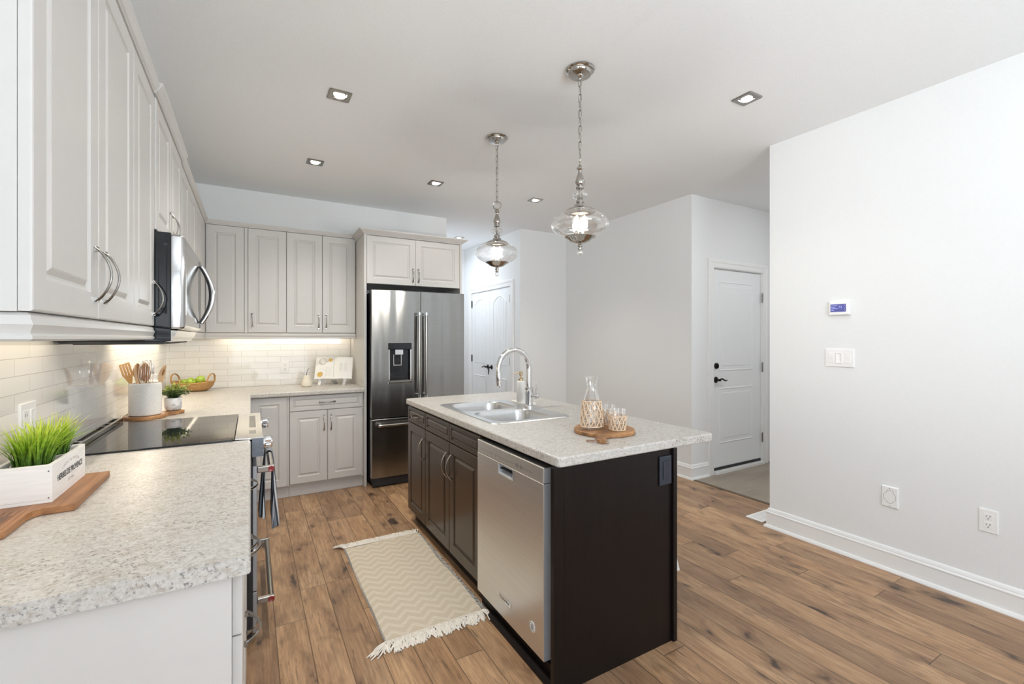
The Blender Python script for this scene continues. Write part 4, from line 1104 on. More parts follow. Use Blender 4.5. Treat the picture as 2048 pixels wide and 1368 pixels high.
def pendant(x, y, rz, ringturn, label):
    t = thing('pendant_light', label, 'pendant light', (x, y, H), rz, 'seeded glass pendant lights')
    c = (x, y, 0)
    obj('canopy', lathe(NB(), [(0,H-0.0005),(0.0735,H-0.0005),(0.0745,H-0.006),(0.070,H-0.011),(0.063,H-0.013),(0.061,H-0.022),(0.056,H-0.028),(0.020,H-0.031),(0.016,H-0.040),(0.006,H-0.046),(0.004,H-0.052),(0,H-0.052)], c, 40), 'nickel', t, smooth=True)
    # chain of oval links
    z = H-0.048; k = 0
    chain = thing('chain', None, None, (x, y, H), rz); chain.parent = None
    bpy.data.objects.remove(chain)
    bm = NB()
    while z > 2.318:
        n = 14; pts = []
        for i in range(n):
            a = 2*PI*i/n; u = 0.0085*math.cos(a); v = 0.0185*math.sin(a) + (0.006 if math.sin(a) > 0 else -0.006)
            th = (0.4 if k % 2 else 0.4+PI/2)
            pts.append((x+u*math.cos(th), y+u*math.sin(th), z-0.0185+v))
        tube(bm, pts, 0.0019, 6, closed=True); z -= 0.0405; k += 1
    tube(bm, [(x+0.003, y, H-0.05), (x+0.004, y+0.003, 2.6), (x-0.003, y+0.002, 2.45), (x, y, 2.29)], 0.0012, 5)
    ch = obj('chain', bm, 'nickel', t, smooth=True)
    ring = [(x+0.027*math.cos(a)*math.cos(ringturn), y+0.027*math.cos(a)*math.sin(ringturn), 2.272+0.027*math.sin(a)) for a in [2*PI*i/30 for i in range(30)]]
    obj('ring', tube(NB(), ring, 0.0033, 8, closed=True), 'nickel', t, smooth=True)
    obj('stem', lathe(NB(), [(0,2.249),(0.0077,2.248),(0.0102,2.240),(0.0166,2.235),(0.0173,2.227),(0.0102,2.219),(0.0090,2.214),(0.0128,2.200),(0.0192,2.182),(0.0243,2.165),(0.0243,2.155),(0.0192,2.144),(0.0154,2.140),(0.0205,2.136),(0.0205,2.128),(0.0154,2.123),(0.0077,2.121),(0.0077,2.072),(0.0166,2.070),(0.0205,2.063),(0.0205,2.056),(0.0154,2.051),(0.0179,2.048),(0.0282,2.044),(0.030,2.036),(0.032,2.031),(0.045,2.028),(0.066,2.020),(0.079,2.010),(0.0795,2.006),(0.074,2.006),(0.060,2.013),(0,2.022)], c, 36), 'nickel', t, smooth=True, label='polished nickel turned stem and cap')
    bm = lathe(NB(), [(0.010,2.120),(0.024,2.117),(0.036,2.107),(0.040,2.096),(0.036,2.085),(0.024,2.075),(0.010,2.073)], c, 14, cap=False)
    obj('crystal_collar', bm, 'crystal', t)
    prof = []
    for i in range(25):
        a = -1.0 + 2.0*i/24
        r = 0.064 + 0.084*(1-abs(a)**2.05)**0.76
        prof.append((r, 1.942 + a*0.068))
    obj('glass_shade', lathe(NB(), prof, c, 48, cap=False), 'glassp', t, smooth=True, label='clear squat glass shade')
    obj('dish', lathe(NB(), [(0,1.866),(0.012,1.864),(0.030,1.860),(0.052,1.866),(0.064,1.876),(0.079,1.880),(0.0795,1.876),(0.062,1.868),(0.050,1.857),(0.028,1.848),(0.012,1.846),(0.009,1.838),(0.013,1.834),(0.013,1.829),(0.008,1.826),(0.008,1.822),(0.012,1.819),(0.011,1.814),(0.005,1.812),(0,1.812)], c, 36), 'nickel', t, smooth=True, label='polished nickel dish and finial')
    obj('crystal_ball', lathe(NB(), [(0.0,1.8135),(0.008,1.8115),(0.0135,1.8055),(0.0155,1.798),(0.0135,1.7905),(0.008,1.7845),(0.0,1.7825)], c, 20), 'crystal', t, smooth=True)
    for i in range(4):
        a = 2*PI*i/4 + 0.35; bx, by = x+0.029*math.cos(a), y+0.026*math.sin(a)
        cd = obj('candle_socket', lathe(NB(), [(0,1.862),(0.009,1.862),(0.009,1.905),(0.0075,1.907),(0,1.907)], (bx, by, 0), 14), 'nickel', t, smooth=True)
        obj('bulb', lathe(NB(), [(0.006,1.907),(0.011,1.917),(0.0155,1.932),(0.0155,1.945),(0.011,1.963),(0.005,1.980),(0.0,1.987)], (bx, by, 0), 14), 'bulb', t, smooth=True)
    d = bpy.data.lights.new('pendant_glow', 'POINT'); d.energy = 62; d.color = (1.0, 0.975, 0.935); d.shadow_soft_size = 0.03
    o = bpy.data.objects.new('pendant_glow', d); COL.objects.link(o); o.location = (x, y, 1.945)
pendant(1.470, 1.845, 0.0, 0.90, 'nickel and clear glass pendant nearer the camera, over the near half of the island')
pendant(1.471, 2.755, 0.0, -0.60, 'nickel and clear glass pendant over the far half of the island, by the sink')

# ================================================================== WALL PLATES
def duplex(fr, u, v, name, label, group=None, mat='white', w=0.070, h=0.116, decora=False):
    o = fr(u, v, 0)
    t = thing(name, label, 'outlet', o, 0, group)
    obj('plate', loops_panel(NB(), fr, u-w/2, u+w/2, v-h/2, v+h/2, [(0,0.0003),(0,0.004),(0.003,0.0065),(0.006,0.0065)]), mat, t)
    for k, dz in enumerate((0.0205, -0.0205)):
        r = obj('receptacle', fbox(NB(), fr, u-0.0165, u+0.0165, v+dz-0.0165, v+dz+0.0165, 0.0066, 0.0085), mat, t, bevel=0.001)
        for dx, hh in ((-0.0065,0.009),(0.0065,0.007)): obj('slot', fbox(NB(), fr, u+dx-0.0012, u+dx+0.0012, v+dz, v+dz+hh, 0.0086, 0.0090), 'slot', r)
        obj('slot', fbox(NB(), fr, u-0.0025, u+0.0025, v+dz-0.011, v+dz-0.006, 0.0086, 0.0090), 'slot', r)
    return t
duplex(FnY(BW-0.009), 0.288, 1.077, 'outlet', 'white duplex outlet on the tiled back wall beside the ceramic pear')
duplex(FnX(RW), 0.777, 0.432, 'outlet', 'white duplex outlet low on the plain right wall')
# double gang plate behind the grass
fr = FX(LW+0.009); u, v = 2.075, 1.090
t = thing('switch_plate', 'white double outlet and switch plate on the tile behind the grass', 'outlet', fr(u, v), 0)
obj('plate', loops_panel(NB(), fr, u-0.060, u+0.060, v-0.058, v+0.058, [(0,0.0003),(0,0.004),(0.003,0.0065),(0.006,0.0065)]), 'white', t)
obj('receptacle', fbox(NB(), fr, u-0.042, u-0.009, v-0.034, v+0.034, 0.0066, 0.0085), 'white', t, bevel=0.001)
obj('rocker', loops_panel(NB(), fr, u+0.009, u+0.042, v-0.034, v+0.034, [(0,0.0066),(0,0.0085),(0.001,0.010),(0.012,0.0085)]), 'white', t)
for dz in (0.018, -0.018):
    for dx in (-0.032, -0.019): obj('slot', fbox(NB(), fr, u+dx-0.0012, u+dx+0.0012, v+dz-0.004, v+dz+0.005, 0.0086, 0.0089), 'slot', t)
# right wall: thermostat, switches, vacuum inlet
fr = FnX(RW)
t = thing('thermostat', 'white thermostat with a lit blue screen on the right wall', 'thermostat', fr(1.444, 1.547), 0)
obj('housing', loops_panel(NB(), fr, 1.386, 1.500, 1.503, 1.590, [(0,0.0003),(0,0.017),(0.003,0.021),(0.008,0.022)]), 'white', t)
obj('screen', fbox(NB(), fr, 1.402, 1.489, 1.523, 1.572, 0.0221, 0.0226), 'screen', t, label='lit blue screen')
bm = NB()
for k, (a, b) in enumerate(((1.485,1.45),(1.485,1.462),(1.485,1.447),(1.485,1.468))):
    fbox(bm, fr, b, a, 1.562-k*0.010, 1.5645-k*0.010, 0.0227, 0.0229)
obj('readout_lines', bm, 'screentext', t)
text_mesh('readout', '72', 0.021, 'screentext', t, fr(1.433, 1.552, 0.0227), (0,-1,0), (0,0,1))
bm = NB()
for k in range(3): fbox(bm, fr, 1.4075, 1.411, 1.530+k*0.015, 1.5335+k*0.015, 0.0227, 0.0229)
obj('readout_icons', bm, 'screentext', t)
u, v = 1.446, 1.232
t = thing('switch_plate', 'white triple switch plate below the thermostat', 'light switch', fr(u, v), 0)
obj('plate', loops_panel(NB(), fr, u-0.0815, u+0.0815, v-0.0575, v+0.0575, [(0,0.0003),(0,0.0045),(0.003,0.007),(0.006,0.007)]), 'white', t)
for k, du in enumerate((0.046, 0.0, -0.046)):
    obj('rocker', loops_panel(NB(), fr, u+du-0.0165, u+du+0.0165, v-0.033, v+0.033, [(0,0.0071),(0,0.0105 if k == 1 else 0.0085),(0.0015,0.012 if k == 1 else 0.009),(0.010,0.009)]), 'white', t)
    if k != 1: obj('sensor', fbox(NB(), fr, u+du-0.012, u+du+0.012, v-0.004, v+0.022, 0.0091, 0.0102), 'white', t, bevel=0.001)
u, v = 1.184, 0.431
t = thing('vacuum_inlet', 'square white central vacuum inlet cover low on the right wall', 'vacuum inlet', fr(u, v), 0)
obj('plate', loops_panel(NB(), fr, u-0.040, u+0.040, v-0.060, v+0.060, [(0,0.0003),(0,0.006),(0.004,0.010),(0.007,0.010)]), 'white', t)
bm = NB(); n = 30
pts = []
for i in range(n):
    a = 2*PI*i/n; r = 0.030
    pu, pv = r*math.cos(a), r*1.0*math.sin(a)
    if abs(pu) < 0.015 and pv > 0: pv = 0.040
    if abs(pu) < 0.010 and pv < 0: pv = -0.036
    pts.append(fr(u+pu, v+pv, 0.0103))
tube(bm, pts, 0.0010, 5, closed=True)
obj('flap_outline', bm, 'greyline', t)
obj('flap', fbox(NB(), fr, u-0.022, u+0.022, v-0.022, v+0.022, 0.0101, 0.0112), 'white', t, bevel=0.001)
for dz in (0.051, -0.051): obj('screw', tube(NB(), [fr(u, v+dz, 0.0095), fr(u, v+dz, 0.0108)], 0.003, 10), 'greyline', t)
# floor vent
t = thing('floor_vent', 'white floor register at the foot of the right wall end', 'floor vent', (3.40, 2.02, 0), 0)
bm = NB(); ring_poly(bm, [[(x, y, 0.0004) for x, y in rrect(3.262,3.56,1.965,2.095,0.004,2)], [(x, y, 0.004) for x, y in rrect(3.264,3.558,1.967,2.093,0.004,2)], [(x, y, 0.005) for x, y in rrect(3.275,3.547,1.978,2.082,0.003,2)]])
obj('plate', bm, 'white', t)
bm = NB()
for i in range(14):
    for k in (0, 1): box(bm, 3.285+i*0.0185, 3.291+i*0.0185, 1.986+k*0.048, 2.026+k*0.048, 0.0051, 0.0054)
obj('slots', bm, plain('vent_slot_grey', (0.66,0.66,0.65), 0.7), t)

# ================================================================== COUNTER OBJECTS
def convex_board(bm, poly, z0, z1, ch=0.002):
    """plank outline with softened top and bottom edges (inset along the outline's own normals)"""
    n = len(poly); P = [Vector((x, y, 0)) for x, y in poly]
    area = sum(P[i].x*P[(i+1)%n].y - P[(i+1)%n].x*P[i].y for i in range(n))
    s = 1 if area > 0 else -1
    ins = []
    for i in range(n):
        a, b, c = P[i-1], P[i], P[(i+1)%n]
        d1, d2 = (b-a).normalized(), (c-b).normalized()
        nn = (Vector((-d1.y, d1.x, 0)) + Vector((-d2.y, d2.x, 0)))*s
        nn = nn.normalized() if nn.length > 1e-6 else Vector((0,0,0))
        ins.append(b + nn*ch)
    def r(L, z): return [(p.x, p.y, z) for p in L]
    return ring_poly(bm, [r(ins, z0), r(P, z0+ch), r(P, z1-ch), r(ins, z1)])
ZC = 0.9055
# cutting board under the herb box
bpoly = [(-0.625,1.600),(-0.563,1.598),(-0.555,1.575),(-0.552,1.540),(-0.552,1.455),(-0.545,1.447),(-0.488,1.447),(-0.480,1.455),(-0.479,1.560),(-0.475,1.585),(-0.462,1.598),(-0.398,1.600),(-0.398,1.935),(-0.625,1.935)]
t = thing('cutting_board', 'thick brown wooden cutting board under the white herb box', 'cutting board', (-0.51,1.75,ZC), 0)
bm = NB(); convex_board(bm, bpoly[::-1] if False else bpoly, ZC, 0.925)
obj('plank', bm, 'board', t)
bm = NB()
for i in range(5): box(bm, -0.546+i*0.0135, -0.541+i*0.0135, 1.450, 1.60, 0.9251, 0.9262)
obj('handle_ridges', bm, 'board', t)
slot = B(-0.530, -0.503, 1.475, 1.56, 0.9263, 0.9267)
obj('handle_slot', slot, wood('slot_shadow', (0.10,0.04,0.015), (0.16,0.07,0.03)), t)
# herb box
t = thing('herb_box', 'whitewashed wooden planter box lettered HERBES DE PROVENCE', 'planter box', (-0.509,1.776,0.9255), 0)
hx0, hx1, hy0, hy1, hz0, hz1, ht = -0.570, -0.4535, 1.6385, 1.9135, 0.9255, 1.0245, 0.010
bm = NB(); slab_holes(bm, [(hx0,hy0),(hx1,hy0),(hx1,hy1),(hx0,hy1)], [[(hx0+ht,hy0+ht),(hx1-ht,hy0+ht),(hx1-ht,hy1-ht),(hx0+ht,hy1-ht)]], hz0+0.008, hz1)
obj('sides', bm, 'boxwhite', t, bevel=0.0012)
obj('bottom', B(hx0, hx1, hy0, hy1, hz0, hz0+0.0079), 'boxwhite', t)
for i, (u, v) in enumerate(((-0.460,0.938),(-0.460,0.985),(-0.512,0.938))): obj('nail', lathe(NB(), [(0,0),(0.0018,0),(0.0018,0.001),(0,0.001)], (0,0,0), 8), 'slot', t).matrix_local = Matrix.Identity(4)
for c in t.children:
    if c.name.startswith('nail'): bpy.data.objects.remove(c)
for u, v in ((-0.460,0.938),(-0.560,0.938),(-0.460,1.008)):
    obj('nail', tube(NB(), [(u, hy0-0.0006, v), (u, hy0+0.002, v)], 0.0018, 8), 'slot', t)
ymid = (hy0+hy1)/2
text_mesh('lettering', 'HERBES DE PROVENCE', 0.0235, 'ink', t, (hx1, ymid+0.004, 0.9765), (0,1,0), (0,0,1), bold=0.0006, sx=0.86)
for i, ch in enumerate('LOCAL & FRESH'):
    if ch == ' ': continue
    q = (i-6)/6; a = -q*0.35
    yy = ymid+0.006+q*0.066; zz = 1.0055-0.0085*q*q
    text_mesh('lettering', ch, 0.0115, 'inkl', t, (hx1, yy, zz), (0, math.cos(a), math.sin(a)), (0, -math.sin(a), math.cos(a)))
text_mesh('lettering', '- EST 1919 -', 0.0115, 'inkl', t, (hx1, ymid+0.006, 0.9525), (0,1,0), (0,0,1))
def grass_pot(y, label, seed, n, grp):
    x = -0.509; z0 = 0.9345
    t = thing('herb_pot', label, 'potted herb', (x, y, z0), 0, grp)
    obj('pot', lathe(NB(), [(0,0),(0.036,0),(0.043,0.075),(0.0445,0.078),(0.0445,0.083),(0.041,0.083),(0.040,0.074),(0,0.072)], (x, y, z0), 28), 'pot', t, smooth=True)
    rd = random.Random(seed); bm = NB()
    for k in range(n):
        a = rd.random()*2*PI; r = 0.037*math.sqrt(rd.random())
        bx, by = x+r*math.cos(a), y+r*math.sin(a)
        Hh = rd.uniform(0.080, 0.138); lean = rd.uniform(0.006, 0.05)*(0.5+r/0.037) + (0.045 if rd.random() < 0.10 else 0)
        la = a + rd.gauss(0, 0.5); w = rd.uniform(0.0024, 0.0042)
        side = Vector((-math.sin(la+rd.gauss(0,0.6)), math.cos(la), 0)).normalized()
        prev = None; m = 7
        for i in range(m+1):
            s = i/m; off = lean*s**1.9
            p = Vector((bx+off*math.cos(la), by+off*math.sin(la), z0+0.071+Hh*s - (0.35*lean*s**3)))
            ww = w*(1-0.92*s**1.6)
            fold = Vector((math.cos(la), math.sin(la), 0))*ww*0.45
            cur = [bm.verts.new(p-side*ww), bm.verts.new(p-fold), bm.verts.new(p+side*ww)]
            if prev:
                bm.faces.new((prev[0], prev[1], cur[1], cur[0])); bm.faces.new((prev[1], prev[2], cur[2], cur[1]))
            prev = cur
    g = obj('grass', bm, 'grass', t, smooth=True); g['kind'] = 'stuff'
grass_pot(1.708, 'pot of bright green grass at the near end of the herb box', 11, 190, 'grass pots in the herb box')
grass_pot(1.836, 'pot of bright green grass at the far end of the herb box', 12, 170, 'grass pots in the herb box')

# paddle board, crock, utensils, potted herb
t = thing('serving_board', 'small paddle-shaped wooden board under the utensil crock and potted herb', 'serving board', (-0.49,3.28,ZC), 0)
poly = []
for i in range(25):
    a = math.radians(75) + math.radians(290)*i/24; poly.append((-0.515+0.098*math.cos(a), 3.243+0.098*math.sin(a)))
arm = Vector((0.115,0.115,0)); pts2 = []
poly += [(-0.412,3.285),(-0.385,3.300)]
for i in range(7):
    a = math.radians(-50)+math.radians(190)*i/6; poly.append((-0.398+0.052*math.cos(a), 3.362+0.052*math.sin(a)))
poly += [(-0.46,3.352)]
bm = NB(); convex_board(bm, poly, ZC, 0.9245)
obj('plank', bm, 'board2', t)
KX, KY, KZ = -0.515, 3.245, 0.925
t = obj('utensil_crock', lathe(NB(), [(0,0),(0.066,0),(0.072,0.004),(0.074,0.012),(0.0745,0.17),(0.0750,0.179),(0.0735,0.182),(0.070,0.180),(0.069,0.172),(0.068,0.02),(0,0.016)], (KX,KY,KZ), 44), 'ceramic', origin=(KX,KY,KZ), smooth=True); setup(t, 'tall white stippled ceramic crock holding wooden spoons and a whisk', 'crock')
def utensil(name, label, p0, p1, head, mat, group='utensils in the crock'):
    t = thing(name, label, 'utensil', p0, 0, group)
    p0, p1 = Vector(p0), Vector(p1); d = (p1-p0).normalized()
    obj('shaft', tube(NB(), [p0, p0+(p1-p0)*0.45, p1], [0.006,0.0055,0.005], 10), mat, t, smooth=True)
    head(t, p1, d, mat)
def side_of(d, nhint):
    nrm = Vector(nhint); nrm = (nrm - d*nrm.dot(d)).normalized(); return d.cross(nrm).normalized(), nrm
def spoon_head(L, Wd, nh, slot=False):
    def f(t, p, d, mat):
        s, nrm = side_of(d, nh); bm = NB(); rings = []
        for i in range(11):
            q = i/10; wv = Wd*math.sin(PI*min(1, 0.10+q*0.88))**0.75 + 0.001
            c = p + d*(q*L - 0.006); rings.append([c + s*wv*math.cos(2*PI*j/16) + nrm*(0.0045*math.sin(2*PI*j/16) - 0.006*math.sin(PI*q)) for j in range(16)])
        ring_poly(bm, rings); b = obj('bowl', bm, mat, t, smooth=True)
        if slot:
            bm = NB(); c = p + d*L*0.55; 
            ring_poly(bm, [[c + s*0.006*math.cos(2*PI*j/12) + d*0.020*math.sin(2*PI*j/12) + nrm*w for j in range(12)] for w in (-0.0125, 0.0005)])
            obj('slot', bm, 'darkspoon', t)
    return f
def spatula_head(L, Wd, nh):
    def f(t, p, d, mat):
        s, nrm = side_of(d, nh)
        def pt(a, q, w): return p + s*a + d*q + nrm*w
        bm = NB(); bars = 4
        # solid throat, then four tines joined at the tip
        ring_poly(bm, [[pt(-0.007,-0.005,w), pt(0.007,-0.005,w), pt(Wd*0.86,L*0.34,w), pt(Wd,L*0.38,w), pt(-Wd,L*0.38,w), pt(-Wd*0.86,L*0.34,w)] for w in (-0.003,0.003)])
        bw = 2*Wd/(bars+ (bars-1)*0.45)
        for k in range(bars):
            a0 = -Wd + k*bw*1.45
            ring_poly(bm, [[pt(a0,L*0.379,w), pt(a0+bw,L*0.379,w), pt(a0+bw,L*0.92,w), pt(a0,L*0.92,w)] for w in (-0.003,0.003)])
        ring_poly(bm, [[pt(-Wd,L*0.919,w), pt(Wd,L*0.919,w), pt(Wd*0.96,L,w), pt(-Wd*0.96,L*0.97,w)] for w in (-0.003,0.003)])
        obj('blade', bm, mat, t)
    return f
vd = (0.44, -0.90, 0.1)     # towards the camera
utensil('slotted_spatula', 'slotted bamboo spatula leaning left in the crock', (KX-0.020,KY-0.012,0.945), (KX-0.062,KY-0.020,1.112), spatula_head(0.110,0.024,vd), 'bamboo')
utensil('wooden_spoon', 'dark round wooden spoon behind the spatula in the crock', (KX-0.018,KY+0.024,0.945), (KX-0.034,KY+0.040,1.122), spoon_head(0.098,0.026,(0.7,-0.7,0.1)), 'darkspoon')
utensil('wooden_spoon', 'dark oval wooden spoon seen through the whisk wires', (KX+0.006,KY+0.034,0.945), (KX-0.004,KY+0.046,1.115), spoon_head(0.108,0.027,(0.5,-0.8,0.1)), 'darkspoon')
utensil('wooden_spoon', 'pale narrow wooden spoon in front of the dark spoons', (KX-0.010,KY-0.045,0.945), (KX-0.026,KY-0.044,1.112), spoon_head(0.105,0.015,(0.95,-0.2,0.1)), 'beech')
utensil('wooden_spoon', 'pale slotted wooden spoon leaning right in the crock', (KX+0.035,KY-0.022,0.945), (KX+0.070,KY-0.010,1.106), spoon_head(0.105,0.019,(0.75,-0.62,0.3), True), 'beech')
t = thing('whisk', 'steel balloon whisk standing in the crock', 'utensil', (KX+0.02,KY,0.950), 0, 'utensils in the crock')
wb = Vector((KX+0.004, KY-0.002, 1.095)); wd = Vector((0.03,0.01,1)).normalized()
obj('shaft', tube(NB(), [Vector((KX+0.010,KY,0.950)), wb], 0.006, 10), 'satin', t, smooth=True)
for k in range(6):
    a = PI*k/6; s = Vector((math.cos(a), math.sin(a), 0)); bm = NB(); pts = []
    for i in range(25):
        th = PI*i/24 ; r = 0.043*math.sin(th)**0.75*(1 if i <= 12 else -1); 
    pts = []
    for i in range(29):
        q = -1+2*i/28; hgt = 0.138*(1-abs(q)**2.6); r = 0.043*(abs(q)**0.9 if abs(q) < 0.55 else 0.5835+0.0*q)*(1 if q > 0 else -1)
        ang = q*PI; rr = 0.042*math.sin(min(PI, abs(ang))*0.5)**0 
        u_ = 0.036*math.sin(PI*abs(q))**0.6*(1 if q > 0 else -1) if abs(q) < 0.999 else 0.004*(1 if q > 0 else -1)
        hgt = 0.138*(0.5+0.5*math.cos(PI*abs(q)))
        pts.append(wb + s*u_ + wd*hgt)
    obj('wire', tube(bm, pts, 0.0011, 6), 'chrome', t, smooth=True)
# white bottle behind the crock
t = thing('oil_bottle', 'white ceramic bottle with metal pourer behind the crock', 'bottle', (-0.525,3.52,ZC), 0)
obj('body', lathe(NB(), [(0,0),(0.036,0),(0.038,0.005),(0.038,0.175),(0.034,0.190),(0.026,0.198),(0.0255,0.225),(0.022,0.229),(0,0.229)], (-0.525,3.52,ZC), 28), 'whitecer', t, smooth=True)
obj('pourer', lathe(NB(), [(0.008,0.2292),(0.009,0.238),(0.006,0.244),(0.0065,0.268),(0,0.268)], (-0.525,3.52,ZC), 14), 'satin', t, smooth=True)
# small leafy herb in a marble pot
HX, HY, HZ = -0.402, 3.366, 0.925
t = thing('potted_plant', 'small leafy green herb in a marbled pot beside the crock', 'plant', (HX,HY,HZ), 0)
obj('pot', lathe(NB(), [(0,0),(0.030,0),(0.038,0.006),(0.0425,0.018),(0.0435,0.030),(0.0435,0.074),(0.0425,0.076),(0.0400,0.076),(0.0390,0.070),(0,0.066)], (HX,HY,HZ), 36), 'marble', t, smooth=True)
rd = random.Random(5); bl = NB(); bs = NB()
def leaf(bm, p, d, up, L, Wd):
    s = d.cross(up).normalized(); nn = s.cross(d).normalized()
    vs = [bm.verts.new(p), bm.verts.new(p+d*L*0.45+s*Wd+nn*Wd*0.3), bm.verts.new(p+d*L), bm.verts.new(p+d*L*0.45-s*Wd+nn*Wd*0.3), bm.verts.new(p+d*L*0.5)]
    bm.faces.new((vs[0],vs[1],vs[4])); bm.faces.new((vs[1],vs[2],vs[4])); bm.faces.new((vs[2],vs[3],vs[4])); bm.faces.new((vs[3],vs[0],vs[4]))
for k in range(64):
    a = rd.random()*2*PI; out = rd.uniform(0.015, 0.088); hh = rd.uniform(0.020, 0.078)*(1.15-out*4.2)+0.012
    base = Vector((HX+0.02*math.cos(a)*rd.random(), HY+0.02*math.sin(a)*rd.random(), HZ+0.068))
    tip = Vector((HX+out*math.cos(a), HY+out*math.sin(a), HZ+0.078+hh-0.25*max(0,out-0.055)))
    kv = Vector((tip.x-KX, tip.y-KY, 0))
    if kv.length < 0.098: tip += kv.normalized()*(0.098-kv.length)
    if k < 5: tip += Vector((0.022,-0.006,-0.004))
    midp = (base+tip)/2 + Vector((0,0,0.018))
    cur = [base*(1-q)**2 + midp*2*q*(1-q) + tip*q*q for q in [i/6 for i in range(7)]]
    tube(bs, cur, 0.0009, 4)
    for i in range(1, 7):
        for _ in range(3):
            d = (cur[i]-cur[i-1]).normalized()*0.4 + Vector((rd.gauss(0,1), rd.gauss(0,1), rd.gauss(0.15,0.6)))*0.6
            d.normalize(); leaf(bl, cur[i], d, Vector((rd.gauss(0,0.3), rd.gauss(0,0.3), 1)).normalized(), rd.uniform(0.010,0.019), rd.uniform(0.0035,0.006))
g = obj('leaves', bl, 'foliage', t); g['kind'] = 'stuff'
obj('stems', bs, 'foliage', t)

# fruit basket and apples
BX, BY = -0.425, 4.715; yaw = math.radians(-24)
def bw(u, v, z): return (BX + u*math.cos(yaw) - v*math.sin(yaw), BY + u*math.sin(yaw) + v*math.cos(yaw), z)
t = thing('fruit_basket', 'oval wicker basket with two loop handles holding green apples', 'basket', (BX,BY,ZC), 0)
bm = NB(); n = 40; rings = []
for (a, b, z) in ((0.0,0.0,0.0015),(0.085,0.060,0.0005),(0.105,0.075,0.004),(0.130,0.092,0.020),(0.152,0.106,0.045),(0.162,0.112,0.066)): rings.append([bw(a*math.cos(2*PI*i/n), b*math.sin(2*PI*i/n), ZC+z+0.012*(abs(math.cos(2*PI*i/n))**2 if z > 0.06 else 0)) for i in range(n)])
for (a, b, z) in ((0.156,0.106,0.066),(0.145,0.100,0.045),(0.122,0.085,0.022),(0.095,0.066,0.008),(0.0,0.0,0.007)): rings.append([bw(a*math.cos(2*PI*i/n), b*math.sin(2*PI*i/n), ZC+z+0.012*(abs(math.cos(2*PI*i/n))**2 if z > 0.06 else 0)) for i in range(n)])
ring_poly(bm, rings, cap0=False, cap1=False)
obj('bowl', bm, 'wicker', t, smooth=True)
bm = NB(); pts = [bw(0.160*math.cos(2*PI*i/48), 0.110*math.sin(2*PI*i/48), ZC+0.068+0.012*abs(math.cos(2*PI*i/48))**2) for i in range(48)]
tube(bm, pts, 0.0065, 8, closed=True); obj('rim', bm, 'wicker', t, smooth=True)
for s in (-1, 1):
    bm = NB()
    for off in (0, 0.005):
        pts = []
        for i in range(17):
            a = PI*i/16; pts.append(bw(s*(0.138 + off + 0.012*math.sin(a)), 0.058*math.cos(a), ZC+0.074+0.074*math.sin(a)**0.8))
        tube(bm, pts, 0.0042, 8)
    obj('handle', bm, 'wicker', t, smooth=True)
def apple(u, v, z, tilt, label):
    p = bw(u, v, z)
    t = thing('apple', label, 'apple', p, 0, 'green apples in the basket')
    bm = lathe(NB(), [(0,-0.026),(0.010,-0.030),(0.020,-0.029),(0.031,-0.018),(0.0365,0.0),(0.036,0.012),(0.030,0.025),(0.019,0.031),(0.009,0.029),(0.003,0.023),(0,0.022)], (0,0,0), 26)
    Mx = Matrix.Translation(Vector(p)) @ Matrix.Rotation(tilt, 4, 'Y') @ Matrix.Rotation(tilt*0.6, 4, 'X'); bm.transform(Mx)
    obj('fruit', bm, 'apple', t, smooth=True)
    bm = tube(NB(), [(0,0,0.020),(0.002,0,0.032),(0.005,0.001,0.040)], [0.0012,0.0012,0.0018], 6); bm.transform(Mx)
    obj('stem', bm, 'board_edge', t)
apple(-0.010,-0.020,ZC+0.078,0.9,'green apple at the front of the wicker basket')
apple(0.048,0.020,ZC+0.092,-0.5,'green apple highest in the wicker basket')
apple(-0.075,0.020,ZC+0.065,0.3,'green apple low at the left of the wicker basket')
apple(0.02,0.05,ZC+0.052,0.2,'green apple tucked at the back of the wicker basket')

# ceramic pear
PX, PY = 0.452, 4.615
t = thing('ceramic_pear', 'cream ceramic pear with a dark wire stem left of the cookbook', 'ornament', (PX,PY,ZC), 0)
obj('body', lathe(NB(), [(0,0),(0.036,0),(0.043,0.006),(0.046,0.022),(0.044,0.040),(0.037,0.057),(0.0305,0.072),(0.029,0.086),(0.0265,0.096),(0.019,0.103),(0.008,0.105),(0.004,0.102),(0,0.101)], (PX,PY,ZC), 30), 'cream', t, smooth=True)
obj('stem', tube(NB(), [(PX,PY,ZC+0.100),(PX+0.001,PY,ZC+0.125),(PX+0.004,PY,ZC+0.145),(PX+0.012,PY,ZC+0.160),(PX+0.020,PY,ZC+0.168)], 0.0022, 8), 'blackm', t, smooth=True)
bm = NB(); c = [(PX-0.004,PY,ZC+0.108),(PX-0.022,PY-0.006,ZC+0.122),(PX-0.046,PY-0.012,ZC+0.128),(PX-0.030,PY-0.006,ZC+0.114)]
tube(bm, c, 0.0012, 6, closed=True); obj('leaf', bm, 'gold', t, smooth=True)

